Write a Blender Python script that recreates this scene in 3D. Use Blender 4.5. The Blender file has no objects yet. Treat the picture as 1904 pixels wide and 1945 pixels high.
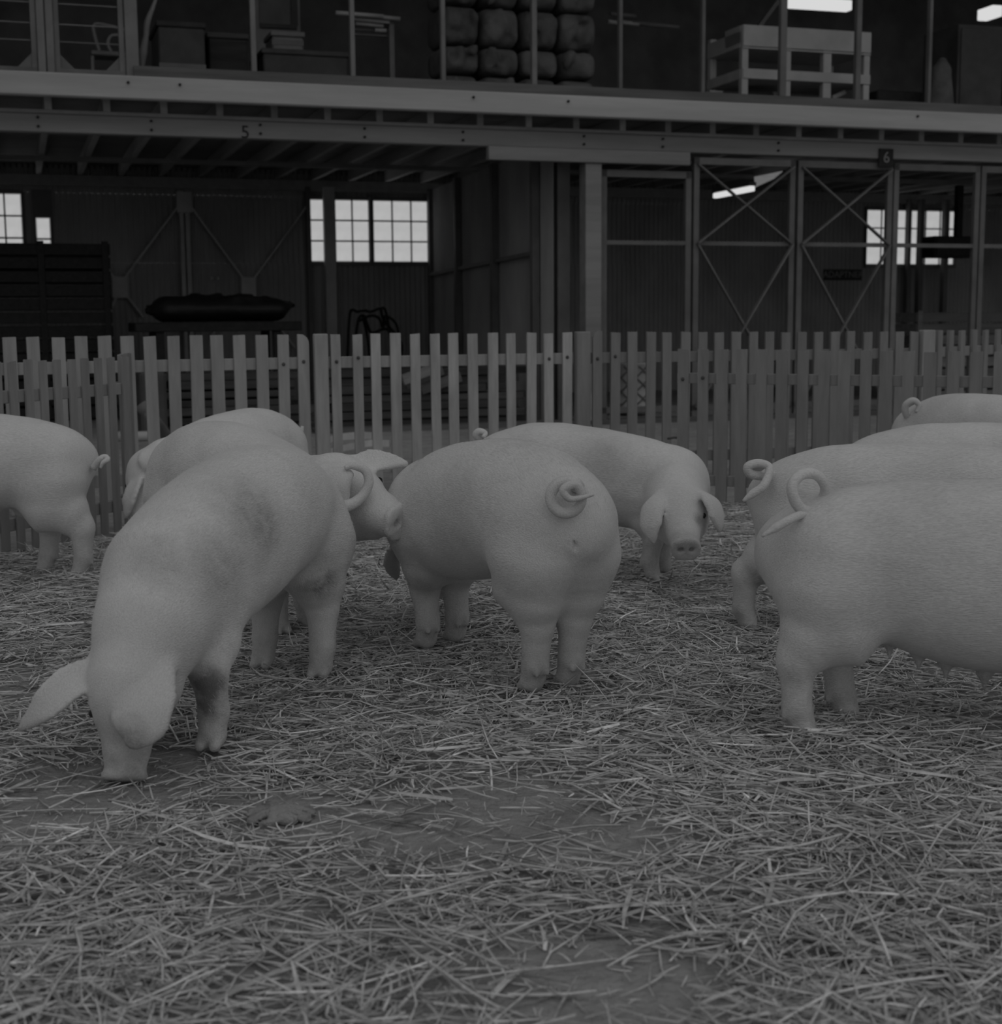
import bpy, bmesh, math, random
import numpy as np
from mathutils import Matrix, Vector

random.seed(7)
RNG = np.random.default_rng(7)
C = bpy.context.scene.collection
SC = bpy.context.scene

# ------------------------------------------------------------------ camera
IMW, IMH, FPX = 1904.0, 1945.0, 2720.0
CAMH = 1.25
PITCH = math.atan((IMH / 2 - 605.0) / FPX)
ROLL = 0.008
_f = np.array([0, math.cos(PITCH), -math.sin(PITCH)])
_u0 = np.array([0, math.sin(PITCH), math.cos(PITCH)])
_x0 = np.array([1.0, 0, 0])
_cx = math.cos(ROLL) * _x0 - math.sin(ROLL) * _u0
_cu = math.sin(ROLL) * _x0 + math.cos(ROLL) * _u0
cam_d = bpy.data.cameras.new('camera')
cam = bpy.data.objects.new('camera', cam_d)
C.objects.link(cam)
cam.matrix_world = Matrix(((_cx[0], _cu[0], -_f[0], 0), (_cx[1], _cu[1], -_f[1], 0),
                           (_cx[2], _cu[2], -_f[2], CAMH), (0, 0, 0, 1)))
cam_d.sensor_fit = 'HORIZONTAL'
cam_d.sensor_width = 56.0
cam_d.lens = 80.0
cam_d.clip_end = 300
cam_d.dof.use_dof = True
cam_d.dof.focus_distance = 5.2
cam_d.dof.aperture_fstop = 6.5
SC.camera = cam

# ------------------------------------------------------------------ light and exposure
world = bpy.data.worlds.new('overcast'); SC.world = world
world.use_nodes = True
wn = world.node_tree.nodes; wl = world.node_tree.links
bgn = wn['Background']
tcn = wn.new('ShaderNodeTexCoord'); sep = wn.new('ShaderNodeSeparateXYZ')
mrn = wn.new('ShaderNodeMapRange')
mrn.inputs['From Min'].default_value = 0.0; mrn.inputs['From Max'].default_value = 1.0
mrn.inputs['To Min'].default_value = 0.7; mrn.inputs['To Max'].default_value = 1.0
wl.new(tcn.outputs['Generated'], sep.inputs[0]); wl.new(sep.outputs['Z'], mrn.inputs['Value'])
wl.new(mrn.outputs[0], bgn.inputs['Color'])
bgn.inputs['Strength'].default_value = 0.24
sun_d = bpy.data.lights.new('soft_sun', 'SUN'); sun_d.energy = 0.42; sun_d.angle = math.radians(100)
sun = bpy.data.objects.new('soft_sun', sun_d); C.objects.link(sun)
sun.rotation_euler = (math.radians(50), 0, math.radians(22))
SC.view_settings.view_transform = 'Standard'
SC.view_settings.look = 'None'
SC.view_settings.exposure = 0.0
SC.view_settings.gamma = 1.0
SC.view_settings.use_curve_mapping = False


# ------------------------------------------------------------------ helpers: photo geometry
def ray(px, py):
    return _f + _cx * (px - IMW / 2) / FPX + _cu * (IMH / 2 - py) / FPX

def P(px, py, Y):
    d = ray(px, py); t = Y / d[1]
    return np.array([0, 0, CAMH]) + d * t

def G(px, py, z=0.0):
    d = ray(px, py); t = (z - CAMH) / d[2]
    return np.array([0, 0, CAMH]) + d * t

# ------------------------------------------------------------------ helpers: objects
WM = {}
def link(o, world_m, parent=None):
    C.objects.link(o)
    WM[o.name] = world_m
    if parent is not None:
        o.parent = parent
        o.matrix_parent_inverse = Matrix.Identity(4)
        o.matrix_basis = WM[parent.name].inverted() @ world_m
    else:
        o.matrix_basis = world_m
    return o

def LR(loc, rz=0.0):
    return Matrix.Translation(Vector([float(v) for v in loc])) @ Matrix.Rotation(rz, 4, 'Z')

def tag(o, label=None, cat=None, group=None, kind=None):
    if label: o['label'] = label
    if cat: o['category'] = cat
    if group: o['group'] = group
    if kind: o['kind'] = kind
    return o

def empty(name, loc, rz=0.0):
    o = bpy.data.objects.new(name, None); o.empty_display_size = 0.1
    return link(o, LR(loc, rz))

def mesh_from(verts, faces, name, mat=None, smooth=False):
    me = bpy.data.meshes.new(name)
    me.from_pydata([tuple(map(float, v)) for v in verts], [], [tuple(map(int, f)) for f in faces])
    if mat: me.materials.append(mat)
    if smooth: me.polygons.foreach_set('use_smooth', np.ones(len(me.polygons), bool))
    me.update()
    return me

def mesh_np(V, F, name, mat=None, smooth=False):
    """V (n,3) float, F (m,k) int with constant k"""
    me = bpy.data.meshes.new(name)
    n, (m, k) = len(V), F.shape
    me.vertices.add(n); me.vertices.foreach_set('co', np.ascontiguousarray(V, np.float32).ravel())
    me.loops.add(m * k); me.loops.foreach_set('vertex_index', np.ascontiguousarray(F, np.int32).ravel())
    me.polygons.add(m)
    me.polygons.foreach_set('loop_start', np.arange(0, m * k, k, dtype=np.int32))
    me.polygons.foreach_set('loop_total', np.full(m, k, np.int32))
    if smooth: me.polygons.foreach_set('use_smooth', np.ones(m, bool))
    if mat: me.materials.append(mat)
    me.update(calc_edges=True); me.validate()
    return me

def box_mesh(dx, dy, dz, mat, bevel=0.0, name='box'):
    bm = bmesh.new()
    bmesh.ops.create_cube(bm, size=1.0)
    bmesh.ops.scale(bm, vec=(dx, dy, dz), verts=bm.verts)
    if bevel > 0:
        bmesh.ops.bevel(bm, geom=bm.edges[:], offset=bevel, segments=1, affect='EDGES')
    me = bpy.data.meshes.new(name); bm.to_mesh(me); bm.free()
    me.materials.append(mat)
    return me

def box(name, center, dims, mat, rz=0.0, parent=None, bevel=0.0, m=None):
    o = bpy.data.objects.new(name, box_mesh(*dims, mat, bevel, name))
    return link(o, m if m is not None else LR(center, rz), parent)

def axis_matrix(p0, p1, up=(0, 0, 1)):
    p0 = Vector([float(v) for v in p0]); p1 = Vector([float(v) for v in p1])
    x = (p1 - p0).normalized(); u = Vector(up)
    if abs(x.dot(u)) > 0.98: u = Vector((0, 1, 0))
    y = u.cross(x).normalized(); z = x.cross(y)
    M = Matrix((x, y, z)).transposed().to_4x4()
    M.translation = (p0 + p1) / 2
    return M, (p1 - p0).length

def bar(name, p0, p1, wy, wz, mat, parent=None, bevel=0.0, up=(0, 0, 1)):
    M, L = axis_matrix(p0, p1, up)
    o = bpy.data.objects.new(name, box_mesh(L, wy, wz, mat, bevel, name))
    return link(o, M, parent)

def catmull(pts, n=8):
    pts = [np.array(p, float) for p in pts]
    pts = [2 * pts[0] - pts[1]] + pts + [2 * pts[-1] - pts[-2]]
    out = []
    for i in range(1, len(pts) - 2):
        p0, p1, p2, p3 = pts[i - 1:i + 3]
        for t in np.linspace(0, 1, n, endpoint=False):
            out.append(0.5 * (2 * p1 + (p2 - p0) * t + (2 * p0 - 5 * p1 + 4 * p2 - p3) * t ** 2 + (3 * p1 - p0 - 3 * p2 + p3) * t ** 3))
    out.append(pts[-2])
    return np.array(out)

def tube_geo(path, radii, sides=8):
    path = np.asarray(path, float); n = len(path)
    radii = np.interp(np.linspace(0, 1, n), np.linspace(0, 1, len(radii)), radii)
    T = np.gradient(path, axis=0); T /= np.linalg.norm(T, axis=1)[:, None]
    ref = np.array([0.13, 0.21, 0.97]); V = []
    nrm = np.cross(T[0], ref); nrm /= np.linalg.norm(nrm)
    for i in range(n):
        nrm = nrm - T[i] * nrm.dot(T[i]); nrm /= np.linalg.norm(nrm)
        b = np.cross(T[i], nrm)
        for k in range(sides):
            a = 2 * math.pi * k / sides
            V.append(path[i] + radii[i] * (math.cos(a) * nrm + math.sin(a) * b))
    F = []
    for i in range(n - 1):
        for k in range(sides):
            F.append((i * sides + k, i * sides + (k + 1) % sides, (i + 1) * sides + (k + 1) % sides, (i + 1) * sides + k))
    V.append(path[0]); V.append(path[-1])
    for k in range(sides):
        a0, b0 = k, (k + 1) % sides
        F.append((b0, a0, len(V) - 2, len(V) - 2)); e = (n - 1) * sides
        F.append((e + a0, e + b0, len(V) - 1, len(V) - 1))
    F = [tuple(dict.fromkeys(f)) for f in F]
    return V, F

def tube(name, path, radii, mat, parent=None, sides=8, origin=None):
    V, F = tube_geo(path, radii, sides)
    o0 = np.array(origin if origin is not None else path[0], float)
    o = bpy.data.objects.new(name, mesh_from(np.array(V) - o0, F, name, mat, True))
    return link(o, LR(o0), parent)

def prism(name, outline, depth, M, mat, parent=None):
    """outline in local XZ, extruded along local Y by +-depth/2"""
    n = len(outline)
    V = [(x, -depth / 2, z) for x, z in outline] + [(x, depth / 2, z) for x, z in outline]
    F = [tuple(range(n - 1, -1, -1))[::-1], tuple(range(2 * n - 1, n - 1, -1))]
    F += [(i, n + i, n + (i + 1) % n, (i + 1) % n)[::-1] for i in range(n)]
    me = mesh_from(V, F, name, mat)
    bm = bmesh.new(); bm.from_mesh(me); bmesh.ops.recalc_face_normals(bm, faces=bm.faces); bm.to_mesh(me); bm.free()
    o = bpy.data.objects.new(name, me)
    return link(o, M, parent)

# ------------------------------------------------------------------ helpers: materials
def gmat(name, lo, hi, scale=6.0, stretch=(1, 1, 1), rough=0.75, bump=0.0, bscale=None, rand=0.0,
         detail=6.0, spec=0.25, patch=0.0, patch_scale=1.5, coords='Object', contrast=(0.3, 0.7), metal=0.0, bdist=0.01):
    m = bpy.data.materials.new(name); m.use_nodes = True
    nt = m.node_tree; n = nt.nodes; l = nt.links
    b = n['Principled BSDF']
    b.inputs['Roughness'].default_value = rough
    b.inputs['Specular IOR Level'].default_value = spec
    b.inputs['Metallic'].default_value = metal
    tc = n.new('ShaderNodeTexCoord'); mp = n.new('ShaderNodeMapping')
    mp.inputs['Scale'].default_value = stretch
    l.new(tc.outputs[coords], mp.inputs['Vector'])
    oi = n.new('ShaderNodeObjectInfo')
    va = n.new('ShaderNodeVectorMath'); va.operation = 'MULTIPLY_ADD'
    va.inputs[1].default_value = (37.0, 23.0, 51.0)
    cb = n.new('ShaderNodeCombineXYZ')
    for k in range(3): l.new(oi.outputs['Random'], cb.inputs[k])
    l.new(cb.outputs[0], va.inputs[0]); l.new(mp.outputs[0], va.inputs[2])
    nz = n.new('ShaderNodeTexNoise'); nz.inputs['Scale'].default_value = scale; nz.inputs['Detail'].default_value = detail
    nz.inputs['Roughness'].default_value = 0.6
    l.new(va.outputs[0], nz.inputs['Vector'])
    mr = n.new('ShaderNodeMapRange')
    mr.inputs['From Min'].default_value = contrast[0]; mr.inputs['From Max'].default_value = contrast[1]
    mr.inputs['To Min'].default_value = lo; mr.inputs['To Max'].default_value = hi
    l.new(nz.outputs['Fac'], mr.inputs['Value'])
    out = mr.outputs[0]
    if patch > 0:
        n2 = n.new('ShaderNodeTexNoise'); n2.inputs['Scale'].default_value = patch_scale; n2.inputs['Detail'].default_value = 4
        l.new(va.outputs[0], n2.inputs['Vector'])
        m2 = n.new('ShaderNodeMapRange'); m2.inputs['From Min'].default_value = 0.42; m2.inputs['From Max'].default_value = 0.66
        m2.inputs['To Min'].default_value = 1.0; m2.inputs['To Max'].default_value = 1.0 - patch
        l.new(n2.outputs['Fac'], m2.inputs['Value'])
        mu = n.new('ShaderNodeMath'); mu.operation = 'MULTIPLY'
        l.new(out, mu.inputs[0]); l.new(m2.outputs[0], mu.inputs[1]); out = mu.outputs[0]
    if rand > 0:
        m3 = n.new('ShaderNodeMapRange'); m3.inputs['To Min'].default_value = 1 - rand; m3.inputs['To Max'].default_value = 1 + rand
        l.new(oi.outputs['Random'], m3.inputs['Value'])
        mu = n.new('ShaderNodeMath'); mu.operation = 'MULTIPLY'
        l.new(out, mu.inputs[0]); l.new(m3.outputs[0], mu.inputs[1]); out = mu.outputs[0]
    l.new(out, b.inputs['Base Color'])
    if bump > 0:
        bp = n.new('ShaderNodeBump'); bp.inputs['Strength'].default_value = bump; bp.inputs['Distance'].default_value = bdist
        if bscale:
            n4 = n.new('ShaderNodeTexNoise'); n4.inputs['Scale'].default_value = bscale; n4.inputs['Detail'].default_value = 5
            l.new(va.outputs[0], n4.inputs['Vector']); l.new(n4.outputs['Fac'], bp.inputs['Height'])
        else:
            l.new(nz.outputs['Fac'], bp.inputs['Height'])
        l.new(bp.outputs[0], b.inputs['Normal'])
    return m

def emit(name, val, strength, noise=0.0):
    m = bpy.data.materials.new(name); m.use_nodes = True
    n = m.node_tree.nodes; l = m.node_tree.links
    n.remove(n['Principled BSDF'])
    e = n.new('ShaderNodeEmission'); e.inputs['Strength'].default_value = strength
    e.inputs['Color'].default_value = (val, val, val, 1)
    if noise > 0:
        tc = n.new('ShaderNodeTexCoord'); nz = n.new('ShaderNodeTexNoise'); nz.inputs['Scale'].default_value = 5.0; nz.inputs['Detail'].default_value = 5
        l.new(tc.outputs['Object'], nz.inputs['Vector'])
        mr = n.new('ShaderNodeMapRange'); mr.inputs['From Min'].default_value = .3; mr.inputs['From Max'].default_value = .7
        mr.inputs['To Min'].default_value = val * (1 - noise); mr.inputs['To Max'].default_value = val * (1 + noise)
        l.new(nz.outputs['Fac'], mr.inputs['Value']); l.new(mr.outputs[0], e.inputs['Color'])
    l.new(e.outputs[0], n['Material Output'].inputs['Surface'])
    return m

M_floor = gmat('packed_earth_and_concrete', .25, .43, 9.0, rough=.9, bump=1.0, bscale=55, detail=12, patch=.22, patch_scale=.6, coords='Object', bdist=.02, contrast=(.25, .75))
M_paint = gmat('painted_beam_wood', .37, .47, 3, (.25, 3, 3), rough=.7, bump=.15, patch=.18, patch_scale=.7)
M_beam2 = gmat('grey_beam_wood', .22, .30, 3, (.25, 3, 3), rough=.75, bump=.15, patch=.2, patch_scale=.5)
M_kerb = gmat('dusty_kerb_board', .10, .17, 3, (.25, 3, 3), rough=.8, bump=.2, patch=.3, patch_scale=1)
M_joist = gmat('old_joist_timber', .34, .44, 3, (3, .3, 3), rough=.8, rand=.2)
M_board = gmat('dark_ceiling_boards', .20, .27, 3, (1, 1, 1), rough=.85)
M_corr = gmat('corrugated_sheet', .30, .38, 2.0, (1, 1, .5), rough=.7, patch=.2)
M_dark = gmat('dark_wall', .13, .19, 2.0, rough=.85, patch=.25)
M_steel = gmat('weathered_steel', .13, .17, 5, rough=.6, patch=.2, rand=.1)
M_steel2 = gmat('pale_steel', .17, .22, 5, rough=.6, patch=.2, rand=.1)
M_brace = gmat('grey_brace_steel', .46, .56, 5, rough=.6, patch=.15)
M_rod = gmat('black_rod', .01, .02, 8, rough=.5)
M_tarp = gmat('black_tarpaulin', .008, .022, 3, rough=.55, bump=.4, bscale=9, bdist=.05)
M_dkwood = gmat('dark_stacked_wood', .035, .08, 4, (.3, 4, 4), rough=.85, rand=.45, bump=.2)
M_ltwood = gmat('stacked_wood', .12, .2, 4, (.3, 4, 4), rough=.85, rand=.35, bump=.2)
M_fence = gmat('weathered_picket_paint', .30, .39, 9, (2.5, 2.5, .35), rough=.8, bump=.25, rand=.09, patch=.14, patch_scale=3, detail=9)
M_fence2 = gmat('dull_picket_paint', .24, .31, 9, (2.5, 2.5, .35), rough=.8, bump=.2, rand=.08, patch=.15, patch_scale=3, detail=9)
M_fence3 = gmat('flaking_picket_paint', .34, .48, 9, (2.5, 2.5, .35), rough=.8, bump=.3, rand=.12, patch=.2, patch_scale=4, detail=9)
M_fence4 = gmat('grey_picket_paint', .225, .285, 9, (2.5, 2.5, .35), rough=.8, bump=.2, rand=.08, patch=.15, patch_scale=3, detail=9)
M_bolt = gmat('rusty_bolt', .06, .1, 30, rough=.6)
M_white = gmat('white_rack_paint', .42, .5, 4, rough=.6, patch=.15)
M_pale = gmat('pale_metal', .5, .65, 4, rough=.5)
M_box = gmat('cardboard_box', .06, .09, 4, rough=.85, rand=.25, patch=.2)
M_sack = gmat('stacked_sacking', .11, .17, 5, rough=.9, rand=.15, patch=.35, patch_scale=3, bump=.4, bscale=14, bdist=.04)
M_pane = emit('frosted_daylight_pane', .43, 1.0, .07)
M_tubelt = emit('fluorescent_tube', .68, 1.0)
M_sky = emit('translucent_roof_sheet', .13, 1.0, .15)
M_ink = gmat('black_paint', .015, .03, 20, rough=.7)
M_sign = gmat('pale_letter_paint', .16, .2, 20, rough=.7)

# ================================================================== numpy noise
def vnoise(x, y, scale, seed):
    r = np.random.default_rng(seed); T = r.random((64, 64))
    x = np.asarray(x) * scale + 1000.0; y = np.asarray(y) * scale + 1000.0
    xi = np.floor(x).astype(int); yi = np.floor(y).astype(int); fx = x - xi; fy = y - yi
    fx = fx * fx * (3 - 2 * fx); fy = fy * fy * (3 - 2 * fy)
    a = T[xi % 64, yi % 64]; b = T[(xi + 1) % 64, yi % 64]; c = T[xi % 64, (yi + 1) % 64]; d = T[(xi + 1) % 64, (yi + 1) % 64]
    return a * (1 - fx) * (1 - fy) + b * fx * (1 - fy) + c * (1 - fx) * fy + d * fx * fy

def ground_h(x, y):
    h = .018 * (vnoise(x, y, 1.3, 3) - .5) + .012 * (vnoise(x, y, 4.0, 4) - .5)
    return h * np.clip((9.6 - y) / 1.0, 0, 1)

# ================================================================== floor
def make_floor():
    xs = np.concatenate([np.linspace(-60, -6.5, 12), np.arange(-6, 6.01, .08), np.linspace(6.5, 60, 12)])
    ys = np.concatenate([np.linspace(-60, .5, 12), np.arange(1, 11.01, .08), np.linspace(12, 60, 12)])
    X, Y = np.meshgrid(xs, ys, indexing='ij'); nx, ny = X.shape
    Z = ground_h(X, Y) * ((np.abs(X) < 6) & (Y > 1))
    V = np.stack([X, Y, Z], -1).reshape(-1, 3)
    I = np.arange(nx * ny).reshape(nx, ny)
    F = np.stack([I[:-1, :-1], I[1:, :-1], I[1:, 1:], I[:-1, 1:]], -1).reshape(-1, 4)
    o = bpy.data.objects.new('floor', mesh_np(V, F, 'floor', M_floor, True))
    link(o, Matrix.Identity(4)); tag(o, 'packed earth and concrete floor under the straw and behind the pickets', 'floor', kind='structure')
make_floor()

# ================================================================== shed building
BA = math.radians(18.5)
BU = np.array([math.cos(BA), math.sin(BA), 0]); BW = np.array([-math.sin(BA), math.cos(BA), 0]); BO = np.array([1.006, 17.0, 0])
ZV = np.array([0, 0, 1.0])
def B(u, w, z): return BO + BU * u + BW * w + ZV * z
def Bray(px, py, w):
    d = ray(px, py); c = np.array([0, 0, CAMH])
    t = (w + (BO - c).dot(BW)) / d.dot(BW)
    p = c + d * t
    return (p - BO).dot(BU), p[2]
def bu(px, w, py=450): return Bray(px, py, w)[0]
def bbox(name, u0, u1, w0, w1, z0, z1, mat, parent=None, bevel=0.0):
    return box(name, B((u0 + u1) / 2, (w0 + w1) / 2, (z0 + z1) / 2), (abs(u1 - u0), abs(w1 - w0), abs(z1 - z0)), mat, BA, parent, bevel)
def bbar(name, a, b, wy, wz, mat, parent=None, bevel=0.0):
    return bar(name, B(*a), B(*b), wy, wz, mat, parent, bevel, up=tuple(BW))

WB = 6.8
UL, UR = -11.0, 14.5
win_spec = [  # px0, px1, columns, which window
    (-120, 43, 5), (69, 96, 1), (589, 616, 1), (637, 701, 2), (709, 816, 3), (1645, 1812, 6)]
win_u = [(bu(a, WB - .02, 440), bu(b, WB - .02, 440), n) for a, b, n in win_spec]
WZ0, WZ1 = 2.16, 3.12

def corr_geo(u0, u1, z0, z1, w, period=.085, depth=.018, axis='u'):
    n = max(1, int((u1 - u0) / period)); p = (u1 - u0) / n
    prof = []
    for i in range(n):
        for f, d in ((0, 0), (.25, 0), (.5, 1), (.75, 1)):
            prof.append((u0 + (i + f) * p, d * depth))
    prof.append((u1, 0))
    V = []; F = []
    for (u, d) in prof:
        V += [(u, w - d, z0), (u, w - d, z1)]
    for i in range(len(prof) - 1):
        F.append((2 * i, 2 * i + 2, 2 * i + 3, 2 * i + 1))
    return V, F

def join_geo(parts):
    V = []; F = []
    for v, f in parts:
        k = len(V); V += list(v); F += [tuple(i + k for i in q) for q in f]
    return V, F

def shed_shell():
    parts = [corr_geo(UL, UR, 0, WZ0 - .03, WB), corr_geo(UL, UR, WZ1 + .03, 3.56, WB)]
    edges = sorted(win_u); cur = UL
    for a, b, n in edges:
        if a > cur: parts.append(corr_geo(cur, max(a, cur + .02), WZ0 - .03, WZ1 + .03, WB))
        cur = max(cur, b)
    parts.append(corr_geo(cur, UR, WZ0 - .03, WZ1 + .03, WB))
    V, F = join_geo(parts)
    o = bpy.data.objects.new('wall_back', mesh_from(V, F, 'wall_back', M_corr)); link(o, LR(BO, BA))
    tag(o, 'dark corrugated rear wall of the shed below the mezzanine', 'wall', kind='structure')
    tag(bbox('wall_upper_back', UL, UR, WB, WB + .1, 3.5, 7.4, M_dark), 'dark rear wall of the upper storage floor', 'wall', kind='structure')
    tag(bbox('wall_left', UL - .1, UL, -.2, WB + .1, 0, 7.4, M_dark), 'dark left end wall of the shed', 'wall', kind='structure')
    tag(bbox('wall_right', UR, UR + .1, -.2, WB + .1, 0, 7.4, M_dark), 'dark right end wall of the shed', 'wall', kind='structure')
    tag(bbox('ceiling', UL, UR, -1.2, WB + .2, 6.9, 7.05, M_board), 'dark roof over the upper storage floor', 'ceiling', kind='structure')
    # partition between bays
    ua, ub_ = bu(1052, .35), bu(819, WB - .05, 450)
    L = math.hypot(ub_ - ua, WB - .4); ang = math.atan2(WB - .4, ub_ - ua)
    V, F = corr_geo(0, L, 0, 3.3, 0)
    o = bpy.data.objects.new('wall_partition', mesh_from(V, F, 'wall_partition', M_corr)); link(o, LR(B(ua, .35, 0), BA + ang))
    tag(o, 'dark corrugated partition between the open bay and the braced bay', 'wall', kind='structure')
    ps = lambda t: (ua + (ub_ - ua) * t, .35 + (WB - .4) * t)
    for k, px in enumerate((1025, 947, 877)):
        best = min(np.linspace(0.02, .98, 200), key=lambda t: abs(bu(px, ps(t)[1]) - ps(t)[0]))
        u, w = ps(best)
        bbox('stud', u - .11, u - .02, w - .05, w + .05, 0, 3.3, M_steel, o)
    a, b = ps(.12), ps(.97)
    z0 = Bray(1025, 482, a[1])[1]; z1 = Bray(825, 521, b[1])[1]
    bbar('girt', (a[0] - .05, a[1], z0), (b[0] - .05, b[1], z1), .05, .06, M_steel, o)
shed_shell()

def window(idx, u0, u1, cols, label, WZ1=WZ1, rows=3):
    w = WB - .03
    root = empty('window_%d' % idx, B((u0 + u1) / 2, w, WZ0), BA); tag(root, label, 'window', kind='structure')
    fr = .03
    bbox('sill', u0 - fr, u1 + fr, w - .06, w + .03, WZ0 - .06, WZ0, M_steel2, root)
    bbox('head', u0 - fr, u1 + fr, w - .04, w + .03, WZ1, WZ1 + .05, M_steel, root)
    bbox('jamb', u0 - fr, u0, w - .04, w + .03, WZ0, WZ1, M_steel, root)
    bbox('jamb', u1, u1 + fr, w - .04, w + .03, WZ0, WZ1, M_steel, root)
    dw = (u1 - u0) / cols; dz = (WZ1 - WZ0) / rows
    pm = box_mesh(dw - .025, .012, dz - .025, M_pane, 0.0, 'pane')
    for i in range(cols):
        for j in range(rows):
            o = bpy.data.objects.new('pane', pm)
            link(o, LR(B(u0 + (i + .5) * dw, w, WZ0 + (j + .5) * dz), BA), root)
    for i in range(1, cols): bbox('muntin', u0 + i * dw - .0125, u0 + i * dw + .0125, w - .015, w + .015, WZ0, WZ1, M_dark, root)
    for j in range(1, rows): bbox('muntin', u0, u1, w - .015, w + .015, WZ0 + j * dz - .0125, WZ0 + j * dz + .0125, M_dark, root)
wl_ = ['bright frosted window at the far left edge above the dark stacked crates', 'single narrow frosted window beside the far left window',
       'narrow one-pane-wide frosted window left of the pale column', 'two-pane-wide frosted window right of the pale column',
       'three-pane-wide frosted window against the partition', 'frosted window behind the cross-braced frame on the right']
for i, (a, b, n) in enumerate(win_u):
    if i == 1:
        window(2, a, b, n, wl_[i], 2.78, 2)
        tag(bbox('blanking_board', a - .04, b + .04, WB - .10, WB - .06, 2.83, WZ1 + .06, M_dark), 'dark board closing the upper part of the narrow far left window', 'board')
    else: window(i + 1, a, b, n, wl_[i])

# pale column between the windows and the mullion posts
def column(name, px, py0, w, width, z0, z1, mat, label, cat='post', depth=.12, group=None):
    u = bu(px, w, py0)
    o = bbox(name, u - width / 2, u + width / 2, w - depth / 2, w + depth / 2, z0, z1, mat, bevel=.006)
    return tag(o, label, cat, group)
column('column', 626, 450, WB - .2, .17, 0, 3.3, M_brace, 'grey steel column between the two small frosted windows')
column('column', 586, 450, WB - .12, .07, 0, 3.3, M_steel, 'slim dark column left of the narrow frosted window')
column('column', 705, 450, WB - .06, .06, WZ0, 3.2, M_dark, 'thin dark mullion post between the two wide frosted windows')
column('column', 818, 450, WB - .12, .08, 0, 3.3, M_steel, 'slim column in the corner of window wall and partition')
column('column', 1749, 450, WB - .3, .09, 0, 3.3, M_dark, 'dark column in front of the right-hand frosted window')
column('column', 1725, 450, WB - .15, .05, 0, 3.3, M_dark, 'slim dark column left of centre in the right-hand window')

# ---------------------------------------------------------------- mezzanine
def mezzanine():
    deck = bbox('mezzanine_floor', UL, UR, -.28, WB, 3.56, 3.62, M_board)
    tag(deck, 'dark boarded mezzanine floor carried on timber joists', 'floor', kind='structure')
    jm = box_mesh(.075, WB - .1, .16, M_joist, .004, 'joist')
    us = [bu(px, -.1, 210) for px in (92, 203, 313, 422, 528, 625)]
    step = float(np.mean(np.diff(us)))
    u = us[0] - step * 6
    while u < UR - .2:
        if u > UL + .1:
            o = bpy.data.objects.new('joist', jm); link(o, LR(B(u, WB / 2 - .08, 3.48), BA), deck)
        u += step
    bbox('girder', UL, UR, 4.2, 4.3, 3.34, 3.40, M_board, deck)
    bbox('wall_plate', UL, UR, WB - .12, WB - .02, 3.24, 3.40, M_joist, deck)
    face = bbox('trim_1', UL, UR, -.42, -.30, 3.49, 3.72, M_paint, bevel=.012)
    tag(face, 'pale grey timber edge beam of the mezzanine deck', 'beam', kind='structure')
    kerb = bbox('trim_2', bu(255, -.3, 150), UR, -.30, -.16, 3.72, 3.84, M_kerb)
    tag(kerb, 'dusty dark kerb board on top of the deck edge', 'board', kind='structure')
    beam = bbox('trim_3', UL, UR, -.05, .1, 3.18, 3.38, M_beam2, bevel=.008)
    tag(beam, 'long grey carrying beam numbered 5 and 6', 'beam', kind='structure')
    bbox('flange', UL, UR, -.09, .12, 3.365, 3.40, M_board, beam)
    bm_ = bmesh.new(); bmesh.ops.create_cone(bm_, cap_ends=True, segments=8, radius1=.016, radius2=.013, depth=.03)
    me = bpy.data.meshes.new('bolt'); bm_.to_mesh(me); bm_.free(); me.materials.append(M_ink)
    for px in (73, 288, 495, 693, 880, 1110, 1260, 1480):
        u = bu(px, -.06, 245)
        for z in (3.235, 3.325):
            o = bpy.data.objects.new('bolt', me)
            link(o, LR(B(u, -.06, z), BA) @ Matrix.Rotation(math.pi / 2, 4, 'X'), beam)
    for px in (245, 343, 900, 1080, 1745):
        u = bu(px, -.43, 190)
        o = bpy.data.objects.new('bolt', me); link(o, LR(B(u, -.43, 3.65), BA) @ Matrix.Rotation(math.pi / 2, 4, 'X'), face)
    return beam
BEAM = mezzanine()

def text_obj(name, body, size, M, mat, parent=None):
    cu = bpy.data.curves.new(name, 'FONT'); cu.body = body; cu.size = size; cu.extrude = .002
    cu.align_x = 'CENTER'; cu.align_y = 'CENTER'
    t = bpy.data.objects.new('tmp', cu); C.objects.link(t)
    dg = bpy.context.evaluated_depsgraph_get()
    me = bpy.data.meshes.new_from_object(t.evaluated_get(dg)); bpy.data.objects.remove(t)
    me.materials.clear(); me.materials.append(mat); me.name = name
    o = bpy.data.objects.new(name, me)
    return link(o, M, parent)
def face_m(u, w, z): return LR(B(u, w, z), BA) @ Matrix.Rotation(math.pi / 2, 4, 'X')
u, z = Bray(466, 252, -.055); text_obj('painted_number', '5', .19, face_m(u, -.056, z), M_ink, BEAM)
u, z = Bray(1683, 300, -.06)
plate = bbox('number_plate', u - .1, u + .1, -.075, -.055, z - .11, z + .11, M_ink, BEAM)
text_obj('painted_number', '6', .19, face_m(u, -.079, z), M_beam2, plate)

# header plank, main post
a, b = bu(926, -.1, 305), bu(1308, -.1, 310)
tag(bbox('header_plank', a, b, -.16, -.06, 3.02, 3.17, M_beam2, bevel=.006), 'grey header plank fixed below the beam right of centre', 'plank')
column('main_post', 1122, 450, -.02, .2, 0, 3.02, M_beam2, 'thick grey main post under the header plank', depth=.2)
column('main_post', 1066, 450, .5, .16, 0, 3.3, M_dark, 'dark post just behind the main post', depth=.2)

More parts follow.
